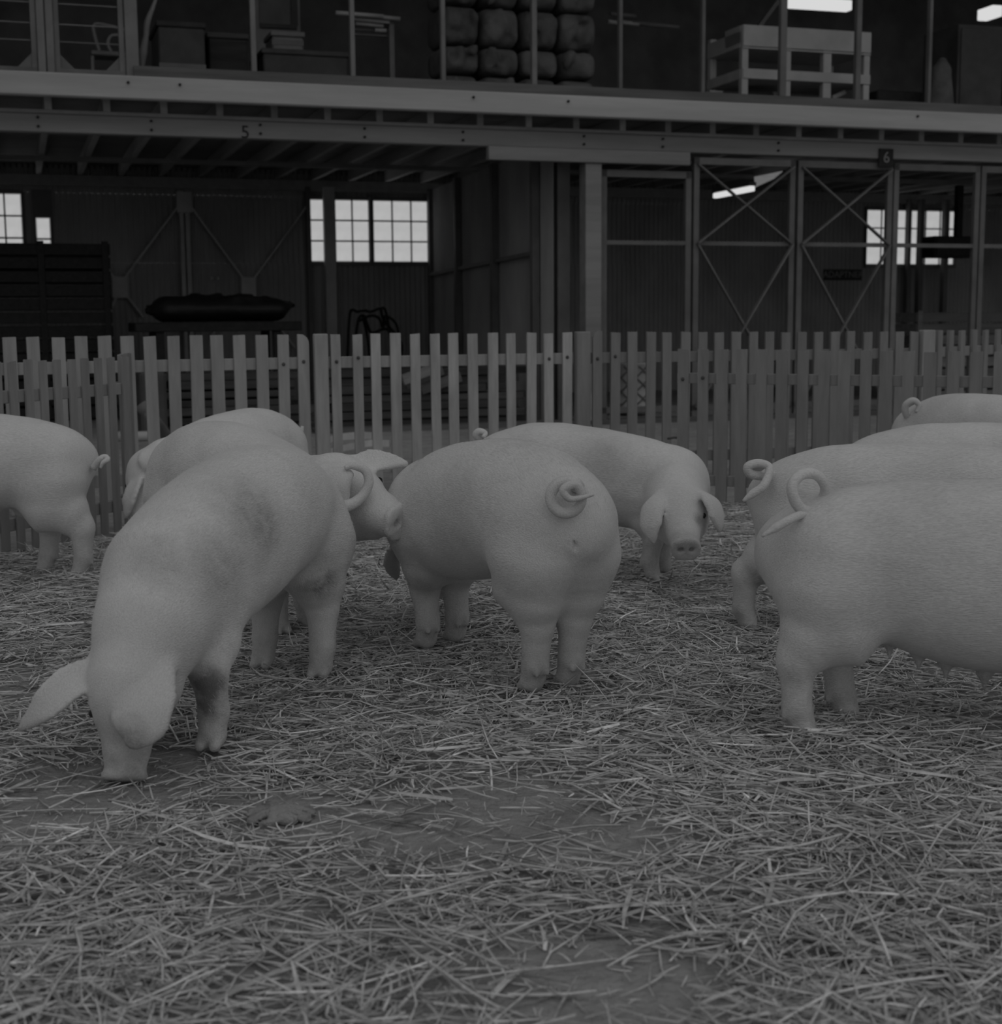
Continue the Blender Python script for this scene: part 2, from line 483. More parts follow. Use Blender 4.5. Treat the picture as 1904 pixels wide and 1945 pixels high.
# ---------------------------------------------------------------- braced steel frames on the right
def frame_panel(px0, px1, cross, label, zt=3.05):
    w = 0.0
    u0, u1 = bu(px0, w), bu(px1, w)
    root = empty('braced_frame' if cross else 'plain_frame', B((u0 + u1) / 2, w, 0), BA); tag(root, label, 'frame', 'steel frames under the mezzanine')
    t = .055
    bbox('upright', u0, u0 + .07, w - .03, w + .03, 0, zt + .08, M_steel, root)
    bbox('upright', u1 - .07, u1, w - .03, w + .03, 0, zt + .08, M_steel, root)
    bbox('top_rail', u0, u1, w - .03, w + .03, zt, zt + .08, M_steel, root)
    bbox('mid_rail', u0, u1, w - .025, w + .025, 2.10, 2.15, M_steel, root)
    bbox('bottom_rail', u0, u1, w - .03, w + .03, .12, .19, M_steel, root)
    if cross:
        zs = [(zt, 2.125), (2.125, .16)]
        for za, zb in zs:
            bbar('brace', (u0 + .04, w - .045, za), (u1 - .04, w - .045, zb), .02, t, M_steel, root)
            bbar('brace', (u0 + .04, w - .07, zb), (u1 - .04, w - .07, za), .02, t, M_steel, root)
frame_panel(1141, 1311, False, 'plain steel frame with one mid rail beside the main post', 2.88)
frame_panel(1316, 1507, True, 'cross-braced steel frame nearest the main post')
frame_panel(1513, 1691, True, 'cross-braced steel frame in front of the right-hand window')
frame_panel(1694, 1856, False, 'plain steel frame right of the number six plate')
frame_panel(1859, 2040, False, 'plain steel frame cut by the right edge of the photo')
tag(bbox('trim_4', bu(600, -.1, 800), UR, -.2, .15, .0, .05, M_kerb), 'low sill along the foot of the steel frames', 'sill', kind='structure')

# ---------------------------------------------------------------- things in the right bay
u, z = Bray(1394, 367, 2.4)
def tube_light(p0, p1, label, fit=True, r=.045, housing=True):
    c = (np.array(p0) + np.array(p1)) / 2
    root = empty('fluorescent_light', c); tag(root, label, 'lamp', 'fluorescent strip lights')
    bar('diffuser', p0, p1, r * 1.8, r * 1.6, M_tubelt, root, .012)
    if housing: bar('housing', np.array(p0) + ZV * r * 1.4, np.array(p1) + ZV * r * 1.4, r * 2.4, r, M_steel2, root)
ua, za = Bray(1357, 373, 2.0); ub_, zb = Bray(1431, 358, 1.0)
d = ray(1357, 371); 
p0 = P(1359, 372, 21.0); zL = p0[2]
t = (zL - CAMH) / ray(1430, 358)[2]; p1 = np.array([0, 0, CAMH]) + ray(1430, 358) * t
tag(column('column', 1796, 450, WB - .3, .09, 0, 3.3, M_dark, 'dark column near the right end of the right-hand window'))
tube_light(p0, p1, 'lit fluorescent strip light behind the first cross-braced frame')
# translucent roof sheet glimpsed beyond the light
t = 3.22
pa = []
for (x, y) in ((1433, 337), (1487, 326), (1470, 340), (1435, 356)):
    dd = ray(x, y); k = (t - CAMH) / dd[2]; pa.append(np.array([0, 0, CAMH]) + dd * k)
c = sum(pa) / 4
V = [p - c for p in pa] + [p - c + ZV * .01 for p in pa]
F = [(0, 1, 2, 3), (7, 6, 5, 4), (0, 4, 5, 1), (1, 5, 6, 2), (2, 6, 7, 3), (3, 7, 4, 0)]
o = bpy.data.objects.new('roof_light_sheet', mesh_from(V, F, 'roof_light_sheet', M_sky)); link(o, LR(c))
tag(o, 'small translucent ceiling sheet beside the lower strip light', 'skylight')
u, z = Bray(1602, 522, 5.2)
sb = bbox('sign_board', u - .36, u + .36, 5.2, 5.23, z - .09, z + .09, M_ink); tag(sb, 'dark sign board with faint pale lettering behind the second braced frame', 'sign')
text_obj('lettering', 'ADAPTNER', .15, face_m(u, 5.195, z), M_sign, sb)
u0, z1 = Bray(1766, 449, 4.0); u1, z0 = Bray(1815, 490, 4.0)
cab = empty('hanging_cabinet', B((u0 + u1) / 2, 4.0, z0), BA); tag(cab, 'black wall cabinet jutting in front of the right-hand window', 'cabinet')
bbox('body', u0, u1 + .25, 3.85, 4.2, z0, z1, M_ink, cab, .01); bbox('door', u0 + .03, u1 + .2, 3.83, 3.85, z0 + .03, z1 - .03, M_ink, cab, .004)
bbox('hanger', u1 + .02, u1 + .12, 4.0, 4.1, z1, 3.3, M_ink, cab)
# low mesh crate at the right
def crate(name, px0, px1, py0, py1, w, depth, mat, label, n=6, cat='crate'):
    u0, z1 = Bray(px0, py0, w); u1, _ = Bray(px1, py0, w); _, z0 = Bray(px0, py1, w); z0 = max(z0, 0.0)
    root = empty(name, B((u0 + u1) / 2, w + depth / 2, z0), BA); tag(root, label, cat)
    for i in range(n):
        zz0 = z0 + (z1 - z0) * i / n; zz1 = z0 + (z1 - z0) * (i + .82) / n
        bbox('slat', u0, u1, w, w + .025, zz0, zz1, mat, root, .004)
        bbox('slat', u0, u1, w + depth - .025, w + depth, zz0, zz1, mat, root, .004)
        bbox('end_slat', u0, u0 + .025, w + .025, w + depth - .025, zz0, zz1, mat, root, .004)
        bbox('end_slat', u1 - .025, u1, w + .025, w + depth - .025, zz0, zz1, mat, root, .004)
    for uu in (u0 + .06, (u0 + u1) / 2, u1 - .06):
        bbox('batten', uu - .04, uu + .04, w - .02, w, z0, z1, mat, root, .004)
    return root
crate('slatted_crate', 1741, 1960, 590, 790, 2.2, .9, M_ltwood, 'long low slatted crate behind the frames at the far right', 8)
crate('tall_crate_stack', -60, 208, 456, 800, 3.2, 1.0, M_ink, 'tall stack of dark slatted crates at the far left of the bay', 13)

# ---------------------------------------------------------------- bracing on the rear wall, left bay
def rear_brace():
    w = WB - .12
    q = lambda x, y: (bu(x, w, y), w, Bray(x, y, w)[1])
    root = empty('wall_bracing', B(bu(350, w), w, 0), BA); tag(root, 'dark zigzag steel bracing on the corrugated rear wall', 'bracing')
    for a, b in (((338, 392), (224, 545)), ((362, 392), (470, 540)), ((582, 392), (474, 540)), ((206, 512), (230, 548)), ((228, 548), (210, 590)),
                 ((228, 545), (272, 602)), ((472, 545), (560, 660)), ((470, 548), (400, 640))):
        bbar('brace', q(*a), q(*b), .03, .09, M_brace, root)
    for x, y in ((228, 546), (472, 546), (350, 384)):
        u, _, z = q(x, y); bbox('gusset', u - .12, u + .12, w - .05, w - .01, z - .16, z + .16, M_brace, root, .01)
    for x in (346, 357):
        u, _, z = q(x, 450); bbox('upright', u - .03, u + .03, w - .03, w + .03, 0, 3.2, M_brace, root)
    for x in (402, 414):
        u, _, z = q(x, 529); 
        bm = bmesh.new(); bmesh.ops.create_uvsphere(bm, u_segments=10, v_segments=8, radius=.022)
        me = bpy.data.meshes.new('knob'); bm.to_mesh(me); bm.free(); me.materials.append(M_pale)
        o = bpy.data.objects.new('knob', me); link(o, LR(B(u, w - .02, z), BA), root)
rear_brace()

# ================================================================== implicit surfaces (bodies, sacks, heaps)
class SDF:
    def __init__(s, lo, hi, h):
        s.lo = np.array(lo, float); s.h = h
        s.n = np.ceil((np.array(hi) - s.lo) / h).astype(int) + 1
        s.f = np.full(tuple(s.n), 1.0, np.float32)
        s.ax = [(s.lo[i] + h * np.arange(s.n[i])).astype(np.float32) for i in range(3)]
    def sub(s, lo, hi):
        i0 = np.clip(np.floor((np.array(lo) - s.lo) / s.h).astype(int), 0, s.n - 1)
        i1 = np.clip(np.ceil((np.array(hi) - s.lo) / s.h).astype(int) + 1, 1, s.n)
        sl = tuple(slice(a, max(b, a + 1)) for a, b in zip(i0, i1))
        return sl, (s.ax[0][sl[0]][:, None, None], s.ax[1][sl[1]][None, :, None], s.ax[2][sl[2]][None, None, :])
    def merge(s, sl, d, k):
        a = s.f[sl]
        if k <= 0: s.f[sl] = np.minimum(a, d); return
        hh = np.maximum(k - np.abs(a - d), 0) / k
        s.f[sl] = np.minimum(a, d) - hh * hh * (k * .25)
    def carve(s, sl, d, k):
        a = s.f[sl]
        hh = np.maximum(k - np.abs(a + d), 0) / max(k, 1e-6)
        s.f[sl] = np.maximum(a, -d) + hh * hh * (k * .25)
    def cone(s, p0, p1, r0, r1, k=.03, carve=False):
        p0 = np.array(p0, float); p1 = np.array(p1, float); m = max(r0, r1) + k + 2 * s.h
        sl, (x, y, z) = s.sub(np.minimum(p0, p1) - m, np.maximum(p0, p1) + m)
        v = (p1 - p0).astype(np.float32); L = float(v.dot(v)) + 1e-9
        t = np.clip(((x - p0[0]) * v[0] + (y - p0[1]) * v[1] + (z - p0[2]) * v[2]) / L, 0, 1).astype(np.float32)
        d = np.sqrt((x - p0[0] - t * v[0]) ** 2 + (y - p0[1] - t * v[1]) ** 2 + (z - p0[2] - t * v[2]) ** 2) - (r0 + t * (r1 - r0))
        d = d.astype(np.float32)
        (s.carve if carve else s.merge)(sl, d, k)
    def ell(s, p0, p1, side, a0, b0, a1, b1, k=.03, expo=2.0, cup=0.0, cap=None):
        """elliptical cone from p0 to p1: half-width b along `side`, half-height a across; a at p0..p1"""
        p0 = np.array(p0, float); p1 = np.array(p1, float); v = p1 - p0; L = float(v.dot(v)) + 1e-9; ln = math.sqrt(L)
        d = v / ln; sd = np.array(side, float); sd = sd - d * sd.dot(d); sd /= np.linalg.norm(sd); up = np.cross(d, sd)
        m = max(a0, a1, b0, b1) + k + 2 * s.h
        sl, (x, y, z) = s.sub(np.minimum(p0, p1) - m, np.maximum(p0, p1) + m)
        X = x - p0[0]; Y = y - p0[1]; Z = z - p0[2]
        w = X * d[0] + Y * d[1] + Z * d[2]
        t = np.clip(w / ln, 0, 1); over = w - t * ln
        uu = X * sd[0] + Y * sd[1] + Z * sd[2]; vv = X * up[0] + Y * up[1] + Z * up[2]
        if cup: vv = vv - cup * uu * uu
        a = a0 + t * (a1 - a0); b = b0 + t * (b1 - b0); mn = np.minimum(a, b); cp = mn if cap is None else cap
        if expo == 2.0:
            q = np.sqrt((uu / b) ** 2 + (vv / a) ** 2 + (over / cp) ** 2)
        else:
            q = (np.abs(uu / b) ** expo + np.abs(vv / a) ** expo + np.abs(over / cp) ** expo) ** (1 / expo)
        s.merge(sl, ((q - 1) * mn).astype(np.float32), k)
    def mesh(s, smooth=3):
        f = s.f; h = s.h
        ins = f < 0
        nx, ny, nz = f.shape
        cnt = np.zeros((nx - 1, ny - 1, nz - 1), np.int8)
        for i in (0, 1):
            for j in (0, 1):
                for k in (0, 1):
                    cnt += ins[i:nx - 1 + i, j:ny - 1 + j, k:nz - 1 + k]
        act = (cnt > 0) & (cnt < 8)
        I, J, K = np.nonzero(act)
        idx = -np.ones(act.shape, np.int32); idx[I, J, K] = np.arange(len(I))
        acc = np.zeros((len(I), 3)); num = np.zeros(len(I))
        cor = [(i, j, k) for i in (0, 1) for j in (0, 1) for k in (0, 1)]
        val = {c: f[I + c[0], J + c[1], K + c[2]].astype(float) for c in cor}
        for c in cor:
            for ax in range(3):
                if c[ax] == 0:
                    c2 = list(c); c2[ax] = 1; c2 = tuple(c2)
                    a, b = val[c], val[c2]; m = (a < 0) != (b < 0)
                    t = np.where(m, a / np.where(m, a - b, 1), 0)
                    p = np.tile(np.array(c, float), (len(I), 1)); p[:, ax] += t
                    acc += p * m[:, None]; num += m
        V = s.lo + h * (np.stack([I, J, K], 1) + acc / num[:, None])
        Q = []
        for ax in range(3):
            a1, a2 = (ax + 1) % 3, (ax + 2) % 3
            A = ins.take(range(f.shape[ax] - 1), ax); Bv = ins.take(range(1, f.shape[ax]), ax)
            ch = A != Bv
            e = np.nonzero(ch)
            ok = (e[a1] > 0) & (e[a2] > 0) & (e[a1] < f.shape[a1] - 1) & (e[a2] < f.shape[a2] - 1)
            e = [q[ok] for q in e]
            def g(d1, d2):
                ii = [None] * 3; ii[ax] = e[ax]; ii[a1] = e[a1] - d1; ii[a2] = e[a2] - d2
                return idx[ii[0], ii[1], ii[2]]
            q = np.stack([g(1, 1), g(0, 1), g(0, 0), g(1, 0)], 1)
            fl = ~A[tuple(e)]
            q[fl] = q[fl][:, ::-1]
            Q.append(q)
        Q = np.concatenate(Q)
        E = np.concatenate([Q[:, [0, 1]], Q[:, [1, 2]], Q[:, [2, 3]], Q[:, [3, 0]]])
        n = len(V); deg = np.bincount(E.ravel(), minlength=n)
        for it in range(smooth * 2):
            lam = .55 if it % 2 == 0 else -.5
            S = np.stack([np.bincount(E[:, 0], V[E[:, 1], c], n) + np.bincount(E[:, 1], V[E[:, 0], c], n) for c in range(3)], 1)
            V = V + lam * (S / deg[:, None] - V)
        return V, Q

# ================================================================== clutter behind the fence
def heap(name, px0, px1, pyt, pyb, w, dw, mat, label, cat, seed, h=.05, flat=1.0):
    u0, zt = Bray(px0, pyt, w); u1, _ = Bray(px1, pyt, w); zb = max(Bray(px0, pyb, w)[1], 0.0)
    r = np.random.default_rng(seed); L = u1 - u0; H = zt - zb
    s = SDF((-.1, -dw / 2 - .15, -.1), (L + .1, dw / 2 + .15, H * 1.15 + .1), h)
    s.ell((H * .4, 0, H * .36), (L - H * .4, 0, H * .34), (0, 1, 0), H * .38 * flat, dw / 2, H * .34, dw / 2, .1)
    for _ in range(46):
        t_ = r.uniform(.06, .94); top = H * (.95 - .30 * max(0, t_ - .35)) * (1 - .45 * max(0, .25 - t_) / .25)
        c = np.array([t_ * L, r.uniform(-.42, .42) * dw, r.uniform(.35, .8) * top])
        rr = r.uniform(.10, .22) * H; c[2] = min(c[2], top - rr)
        s.cone(c, c + r.normal(0, .16, 3) * (1, .7, .15), rr, rr * r.uniform(.5, .9), .035)
    V, Q = s.mesh(2)
    V[:, 2] = np.maximum(V[:, 2], 0)
    o = bpy.data.objects.new(name, mesh_np(V, Q, name, mat, True)); link(o, LR(B(u0, w, zb), BA))
    return tag(o, label, cat)
# trolley carrying the black heap
u0, z1 = Bray(250, 612, 2.6); u1, _ = Bray(560, 612, 2.6)
tr = empty('flat_trolley', B((u0 + u1) / 2, 2.7, 0), BA); tag(tr, 'long dark flat trolley under the black tarpaulin heap', 'trolley')
bbox('deck', u0, u1, 2.1, 3.2, z1 - .12, z1 - .005, M_ink, tr, .01)
for uu in (u0 + .3, u1 - .3):
    for ww in (2.2, 3.1):
        bbox('leg', uu - .05, uu + .05, ww - .05, ww + .05, 0, z1 - .12, M_ink, tr)
heap('tarpaulin_heap', 285, 546, 545, 612, 2.6, 1.0, M_tarp, 'black lumpy tarpaulin bundle lying on the flat trolley', 'bundle', 5)
# bent rods
def rods():
    w = 5.0
    q = lambda x, y: B(bu(x, w, y), w + random.uniform(-.15, .15), max(.02, Bray(x, y, w)[1]))
    root = empty('bent_rods', B(bu(705, w, 640), w, 0), BA); tag(root, 'tangle of bent black steel rods against the corrugated wall', 'rods')
    for pts in ([(658, 690), (662, 596), (680, 592), (690, 590), (705, 592), (720, 586), (728, 590), (742, 640), (750, 690)],
                [(672, 690), (676, 612), (688, 600), (700, 625), (712, 632), (735, 628), (745, 690)],
                [(690, 600), (702, 640), (704, 690)], [(722, 586), (735, 610), (757, 650), (764, 690)],
                [(676, 612), (700, 600), (716, 604), (726, 622), (735, 600), (752, 622), (756, 690)]):
        tube('rod', catmull([q(*p) for p in pts], 5), [.022], M_rod, root, 6)
rods()
# stacked boards behind the middle fence panel
def boards():
    r = random.Random(4)
    tiers = ['bottom', 'second', 'third', 'fourth', 'fifth', 'sixth', 'top']
    for pile, (a, b) in enumerate(((300, 600), (610, 1010))):
        for j in range(7):
            for k in range(2):
                w = .45 + .3 * k + .06 * r.random()
                u0 = bu(a + r.randint(0, 26), w, 760); u1 = bu(b - r.randint(0, 40 + 12 * j), w, 760)
                o = bbox('stored_board', u0, u1, w, w + .22, j * .098, j * .098 + r.uniform(.07, .096), M_dkwood, bevel=.005)
                tag(o, 'dark timber board in the %s tier, %s row, of the pile behind the %s pickets' % (tiers[j], ['front', 'rear'][k], ['left', 'middle'][pile]), 'board',
                    'dark boards stored behind the left pickets' if pile == 0 else 'dark boards stored behind the middle pickets')
    w = .3
    for k, (x0, y0, x1, y1) in enumerate(((765, 722, 838, 697), (770, 730, 845, 703), (800, 740, 880, 716))):
        u0, z0 = Bray(x0, y0, w); u1, z1 = Bray(x1, y1, w)
        w = .05 + .16 * k; u0, z0 = Bray(x0, y0, w); u1, z1 = Bray(x1, y1, w)
        o = bbar('sloping_plank', (u0, w, z0), (u1, w + .1, z1), .12, .045, M_ltwood, None, .004)
        tag(o, ['lower of two sloping pale planks behind the middle pickets', 'second sloping pale plank leaning behind the middle pickets', 'third sloping plank lowest in the middle timber pile'][k], 'plank')
boards()
# rails lying on the floor: curved metal hoops
def hoop(pts, z0, h, label):
    g = [G(x, y, z0) for x, y in pts]
    path = catmull(g, 6); o0 = path[0]
    n = len(path); V = []; F = []
    for p in path:
        tdir = np.array([0, .025, 0])
        V += [p - o0 + tdir, p - o0 - tdir, p - o0 - tdir + ZV * h, p - o0 + tdir + ZV * h]
    for i in range(n - 1):
        for k in range(4):
            F.append((4 * i + k, 4 * i + (k + 1) % 4, 4 * i + 4 + (k + 1) % 4, 4 * i + 4 + k))
    F += [(3, 2, 1, 0), tuple(4 * (n - 1) + k for k in range(4))]
    o = bpy.data.objects.new('curved_rail', mesh_from(V, F, 'curved_rail', M_pale)); link(o, LR(o0))
    tag(o, label, 'rail')
hoop([(600, 850), (640, 838), (680, 833), (706, 834)], 0.0, .07, 'rear curved steel rail lying on the floor behind the pickets')
hoop([(605, 872), (650, 858), (700, 848), (740, 848)], 0.0, .06, 'front curved steel rail lying on the floor behind the pickets')
# barrel of mesh behind the right panel
def barrel():
    u0, z1 = Bray(1186, 683, .9); u1, z0 = Bray(1253, 786, .9); z0 = .06
    c = B((u0 + u1) / 2, .9 + (u1 - u0) / 2, z0); R = (u1 - u0) / 2; H = z1 - z0
    root = empty('wire_drum', c, 0); tag(root, 'pale mesh-wrapped drum standing behind the right-hand pickets', 'drum')
    prof = [(R * .97, 0), (R, .02), (R, H * .1), (R * .97, H * .11), (R * .97, H * .88), (R, H * .89), (R, H - .02), (R * .9, H)]
    V = []; F = []; n = 24
    for r_, z in prof:
        for k in range(n): V.append((r_ * math.cos(2 * math.pi * k / n), r_ * math.sin(2 * math.pi * k / n), z))
    for i in range(len(prof) - 1):
        for k in range(n): F.append((i * n + k, i * n + (k + 1) % n, (i + 1) * n + (k + 1) % n, (i + 1) * n + k))
    F.append(tuple(range(n))[::-1]); F.append(tuple((len(prof) - 1) * n + k for k in range(n)))
    o = bpy.data.objects.new('shell', mesh_from(V, F, 'shell', M_white, True)); link(o, LR(c), root)
    for sgn in (1, -1):
        for k in range(8):
            pts = [c + np.array([1.0 * (R + .006) * math.cos(a), (R + .006) * math.sin(a), H * (.12 + .75 * t)]) for t, a in
                   [(t, 2 * math.pi * k / 8 + sgn * t * 2.2) for t in np.linspace(0, 1, 9)]]
            tube('wire', pts, [.009], M_steel, root, 5)
barrel()
def pale_post():
    u0, z1 = Bray(1143, 742, .3); u1, z0 = Bray(1152, 795, .3)
    tag(bbox('stub_board', u0, u1, .3, .36, 0.0, z1, M_white, bevel=.004), 'short pale board standing upright behind the right-hand pickets', 'board')
pale_post()
# pale pipe and tool near the left corner of the pen
tag(tube('pale_pipe', [G(225, 829, .05), G(262, 829, .05), G(300, 828, .05)], [.055], M_white, None, 12), 'pale pipe lying on the floor behind the left pickets', 'pipe')
tag(tube('white_tool', catmull([P(268, 770, 12.5), P(278, 782, 12.5), P(300, 805, 12.6), G(330, 860) * (1, 1, 0) + ZV * .06], 5), [.07, .05, .05, .06], M_steel2, None, 10), 'pale rounded shape leaning behind the left pickets', 'object')
u0, z1 = Bray(262, 706, .2); u1, _ = Bray(312, 706, .2)
sackbox = bbox('grey_bin', u0, u1, .0, .5, 0.0, z1, M_box, bevel=.03); tag(sackbox, 'grey bin behind the left pickets beside the corner', 'bin')
tag(box('grey_block', G(340, 800) + ZV * .15, (.5, .4, .3), M_box, BA, bevel=.02), 'low grey block on the floor behind the left pickets', 'block')

# ================================================================== upper storage floor
DZ = 3.62
def upper():
    posts = [(78, .075, M_steel2), (95, .075, M_steel2), (250, .13, M_steel2), (481, .055, M_steel2), (669, .05, M_steel2), (841, .05, M_steel2), (1014, .06, M_steel2),
             (1178, .045, M_steel), (1335, .045, M_steel), (1487, .085, M_dark), (1630, .07, M_dark), (1766, .045, M_dark)]
    names = ['left of a pair of thin posts at the far left of the upper floor', 'right of a pair of thin posts at the far left of the upper floor',
             'thicker grey post above the step in the deck kerb', 'thin post left of the pale box on the upper floor', 'thin post crossing the pale pipes on the upper floor',
             'thin post at the left side of the upper sack stack', 'thin post in front of the upper sack stack', 'thin post right of the upper sack stack',
             'thin post at the left of the white rack', 'dark post crossing the middle of the white rack', 'dark post crossing the right of the white rack', 'thin dark post right of the white rack']
    for (px, wd, m), nm in zip(posts, names):
        column('upper_post', px, 80, -.22, wd, DZ, 6.9, m, nm, depth=.07, group='thin posts along the deck edge')
    # low framed panels at the left
    for k, (a, b) in enumerate(((-110, 70), (104, 236))):
        u0, u1 = bu(a, -.2, 100), bu(b, -.2, 100)
        root = empty('framed_panel', B((u0 + u1) / 2, -.2, 3.72), BA); tag(root, ['framed mesh panel cut by the left edge of the photo', 'framed mesh panel between the paired posts and the thicker post'][k], 'panel')
        bbox('bottom_rail', u0, u1, -.23, -.17, 3.72, 3.79, M_steel, root); 
        bbox('stile', u0, u0 + .05, -.23, -.17, 3.79, 6.2, M_steel, root); bbox('stile', u1 - .05, u1, -.23, -.17, 3.79, 6.2, M_steel, root)
        for s_, uu in ((1, u0 + .05), (-1, u1 - .05)):
            V = [(uu, 0, 3.79), (uu + s_ * .14, 0, 3.79), (uu, 0, 3.93)]
            prism('corner_gusset', [(0, 0), (s_ * .14, 0), (0, .14)], .03, LR(B(uu, -.2, 3.79), BA), M_steel, root)
        for zz in (4.05, 4.22, 4.42, 4.62): bbox('wire', u0, u1, -.205, -.195, zz, zz + .012, M_dark, root)
    # folding chair
    w = .8
    root = empty('folded_chair', B(bu(205, w, 100), w, DZ), BA); tag(root, 'dark bent-tube chair standing behind the left framed panel', 'chair')
    q = lambda x, y, dw=0: B(bu(x, w + dw, y), w + dw, max(DZ, Bray(x, y, w + dw)[1]))
    tube('back_tube', catmull([q(190, 102), q(178, 60), q(182, 46), q(210, 50), q(240, 58)], 5), [.022], M_steel2, root, 6)
    tube('arm_tube', catmull([q(212, 100), q(205, 84), q(212, 68), q(236, 68)], 5), [.02], M_steel2, root, 6)
    bar('seat', q(172, 104), q(240, 108), .3, .05, M_steel, root, .01)
    for x in (176, 236):
        for dw in (-.12, .15): bar('leg', q(x, 106, dw), B(bu(x, w + dw, 140), w + dw, DZ), .03, .03, M_steel2, root)
    # hanging light cord
    w = .1
    q2 = lambda x, y: B(bu(x, w, y), w, Bray(x, y, w)[1])
    tag(tube('hanging_rope', catmull([q2(302, -20), q2(292, 10), q2(280, 42), q2(277, 70), q2(272, 100), q2(270, 132)], 5), [.014, .022, .034, .03, .045, .02], M_pale if False else M_steel2, None, 7),
        'knotted rope hanging beside the thicker upper post', 'rope')
    # boxes
    def bx(px0, px1, py0, w, d, mat, label, pyb=None, flaps=True, cat='box'):
        u0, z1 = Bray(px0, py0, w); u1, _ = Bray(px1, py0, w); zb = DZ if pyb is None else Bray(px0, pyb, w)[1]
        root = empty('storage_box', B((u0 + u1) / 2, w + d / 2, zb), BA); tag(root, label, cat)
        bbox('body', u0, u1, w, w + d, zb, z1 - .03, mat, root, .015); bbox('lid', u0 - .02, u1 + .02, w - .02, w + d + .02, z1 - .03, z1 + .03, mat, root, .01)
        bbox('band', u0 - .004, u1 + .004, w - .006, w + .01, (zb + z1) / 2 - .03, (zb + z1) / 2 + .03, M_dark, root)
    bx(300, 388, 44, 1.0, .9, M_box, 'large dark box on the upper floor right of the hanging rope')
    bx(396, 470, 66, 1.3, .8, M_dkwood, 'smaller dark box tucked behind the thin post on the upper floor')
    bx(500, 660, 96, 1.6, .9, M_box, 'wide dark chest below the small pale box on the upper floor')
    bx(517, 576, 63, 1.7, .5, M_steel2, 'small pale box standing on the wide dark chest', 96)
    u0, z1 = Bray(486, 5, 3.0); u1, z0 = Bray(572, 48, 3.0)
    root = empty('wall_cupboard', B((u0 + u1) / 2, 3.0, DZ), BA); tag(root, 'dark framed cupboard behind the small pale box', 'cupboard')
    bbox('body', u0, u1, 3.05, 3.6, DZ, z1 + .4, M_board, root); bbox('door_frame', u0 + .05, u1 - .05, 3.0, 3.05, z0 - .05, z0, M_box, root)
    bbox('door_frame', u1 - .12, u1 - .04, 3.0, 3.05, z0, z1 + .35, M_box, root); bbox('door_panel', u0 + .05, u1 - .12, 3.03, 3.05, z0, z1 + .35, M_dark, root)
    # pale pipes on stand
    w = 2.0
    bars = [(638, 24, 728, 31), (664, 26, 760, 36), (670, 35, 740, 42), (676, 44, 728, 49), (712, 56, 734, 58)]
    lab = ['uppermost pale pipe sticking out left on the upper rack', 'second pale pipe on the upper rack', 'third pale pipe on the upper rack', 'fourth short pale pipe on the upper rack', 'lowest short pale pipe on the upper rack']
    for k, (x0, y0, x1, y1) in enumerate(bars):
        u0, z0 = Bray(x0, y0, w - .1 + .05 * k); u1, z1 = Bray(x1, y1, w - .1 + .05 * k)
        o = tube('pale_pipe', [B(u0, w - .1 + .05 * k, z0), B(u1, w - .1 + .05 * k, z1)], [.027], M_white, None, 8); tag(o, lab[k], 'pipe', 'pale pipes on the upper rack')
    u, z = Bray(745, 40, w)
    rk = empty('pipe_rack', B(u, w + .2, DZ), BA); tag(rk, 'thin upright rack carrying the pale pipes', 'rack')
    bbox('upright', u - .03, u + .03, w + .02, w + .08, DZ, z + .02, M_steel2, rk); bbox('foot', u - .25, u + .25, w, w + .1, DZ, DZ + .05, M_steel, rk)
    for k in range(5):
        _, zz = Bray(745, (36, 36, 42, 50, 59)[k], w); bbox('arm', u - .5, u + .03, w + .12, w + .16, zz - .045, zz - .03, M_steel, rk)
    w = 3.0
    for k, (x0, y0, x1, y1) in enumerate(((1155, 41, 1172, 43), (1177, 42, 1214, 46), (1228, 47, 1262, 50), (1160, 26, 1208, 31), (1200, 43, 1290, 52))):
        u0, z0 = Bray(x0, y0, w); u1, z1 = Bray(x1, y1, w)
        tag(tube('wall_rail', [B(u0, w, z0), B(u1, w, z1)], [.03], M_white if k < 2 else M_steel2, None, 8), ['short bright rail end right of the sack stack', 'bright rail right of the sack stack', 'dull rail length left of the white rack', 'upper faint rail right of the sack stack', 'long dull rail running toward the white rack'][k], 'rail')
    # sack / bale stack
    w = 1.2; r = random.Random(3)
    rows = [(DZ, 150), (0, 95), (0, 22)]
    ua, zA = Bray(843, 140, w); ub2, _ = Bray(1142, 140, w)
    zt = [DZ, Bray(990, 142, w)[1], Bray(990, 88, w)[1], Bray(990, 12, w)[1], Bray(990, -50, w)[1]]
    tiers = ['bottom', 'second', 'third', 'top']
    for j in range(4):
        n = 4; du = (ub2 - ua) / n
        for i in range(n):
            s = SDF((-du / 2 - .1, -.5, -.1), (du / 2 + .1, .5, zt[j + 1] - zt[j] + .1), .045)
            H = zt[j + 1] - zt[j]
            s.ell((-du / 2 + .13, 0, H / 2), (du / 2 - .13, 0, H / 2), (0, 1, 0), H * .5, .42, H * .5, .4, .05, 3.5, 0.0, .12)
            for _ in range(7):
                c = np.array([r.uniform(-.35, .35) * du, -.38 + r.uniform(-.04, .03), r.uniform(.15, .85) * H])
                s.cone(c, c + np.array([r.uniform(-.06, .06), 0, r.uniform(-.15, .15)]), .05, .03, .06, carve=(r.random() < .4))
            V, Q = s.mesh(2)
            V[:, 2] = np.clip(V[:, 2], 0.0, H)
            o = bpy.data.objects.new('stuffed_sack', mesh_np(V, Q, 'stuffed_sack', M_sack, True)); link(o, LR(B(ua + (i + .5) * du, w + .45, zt[j]), BA))
            tag(o, 'dark stuffed sack in the %s tier of the upper stack, %s' % (tiers[j], ['leftmost', 'second from left', 'third from left', 'rightmost'][i]), 'sack', 'sacks stacked on the upper floor')
    # white rack
    w = 1.0
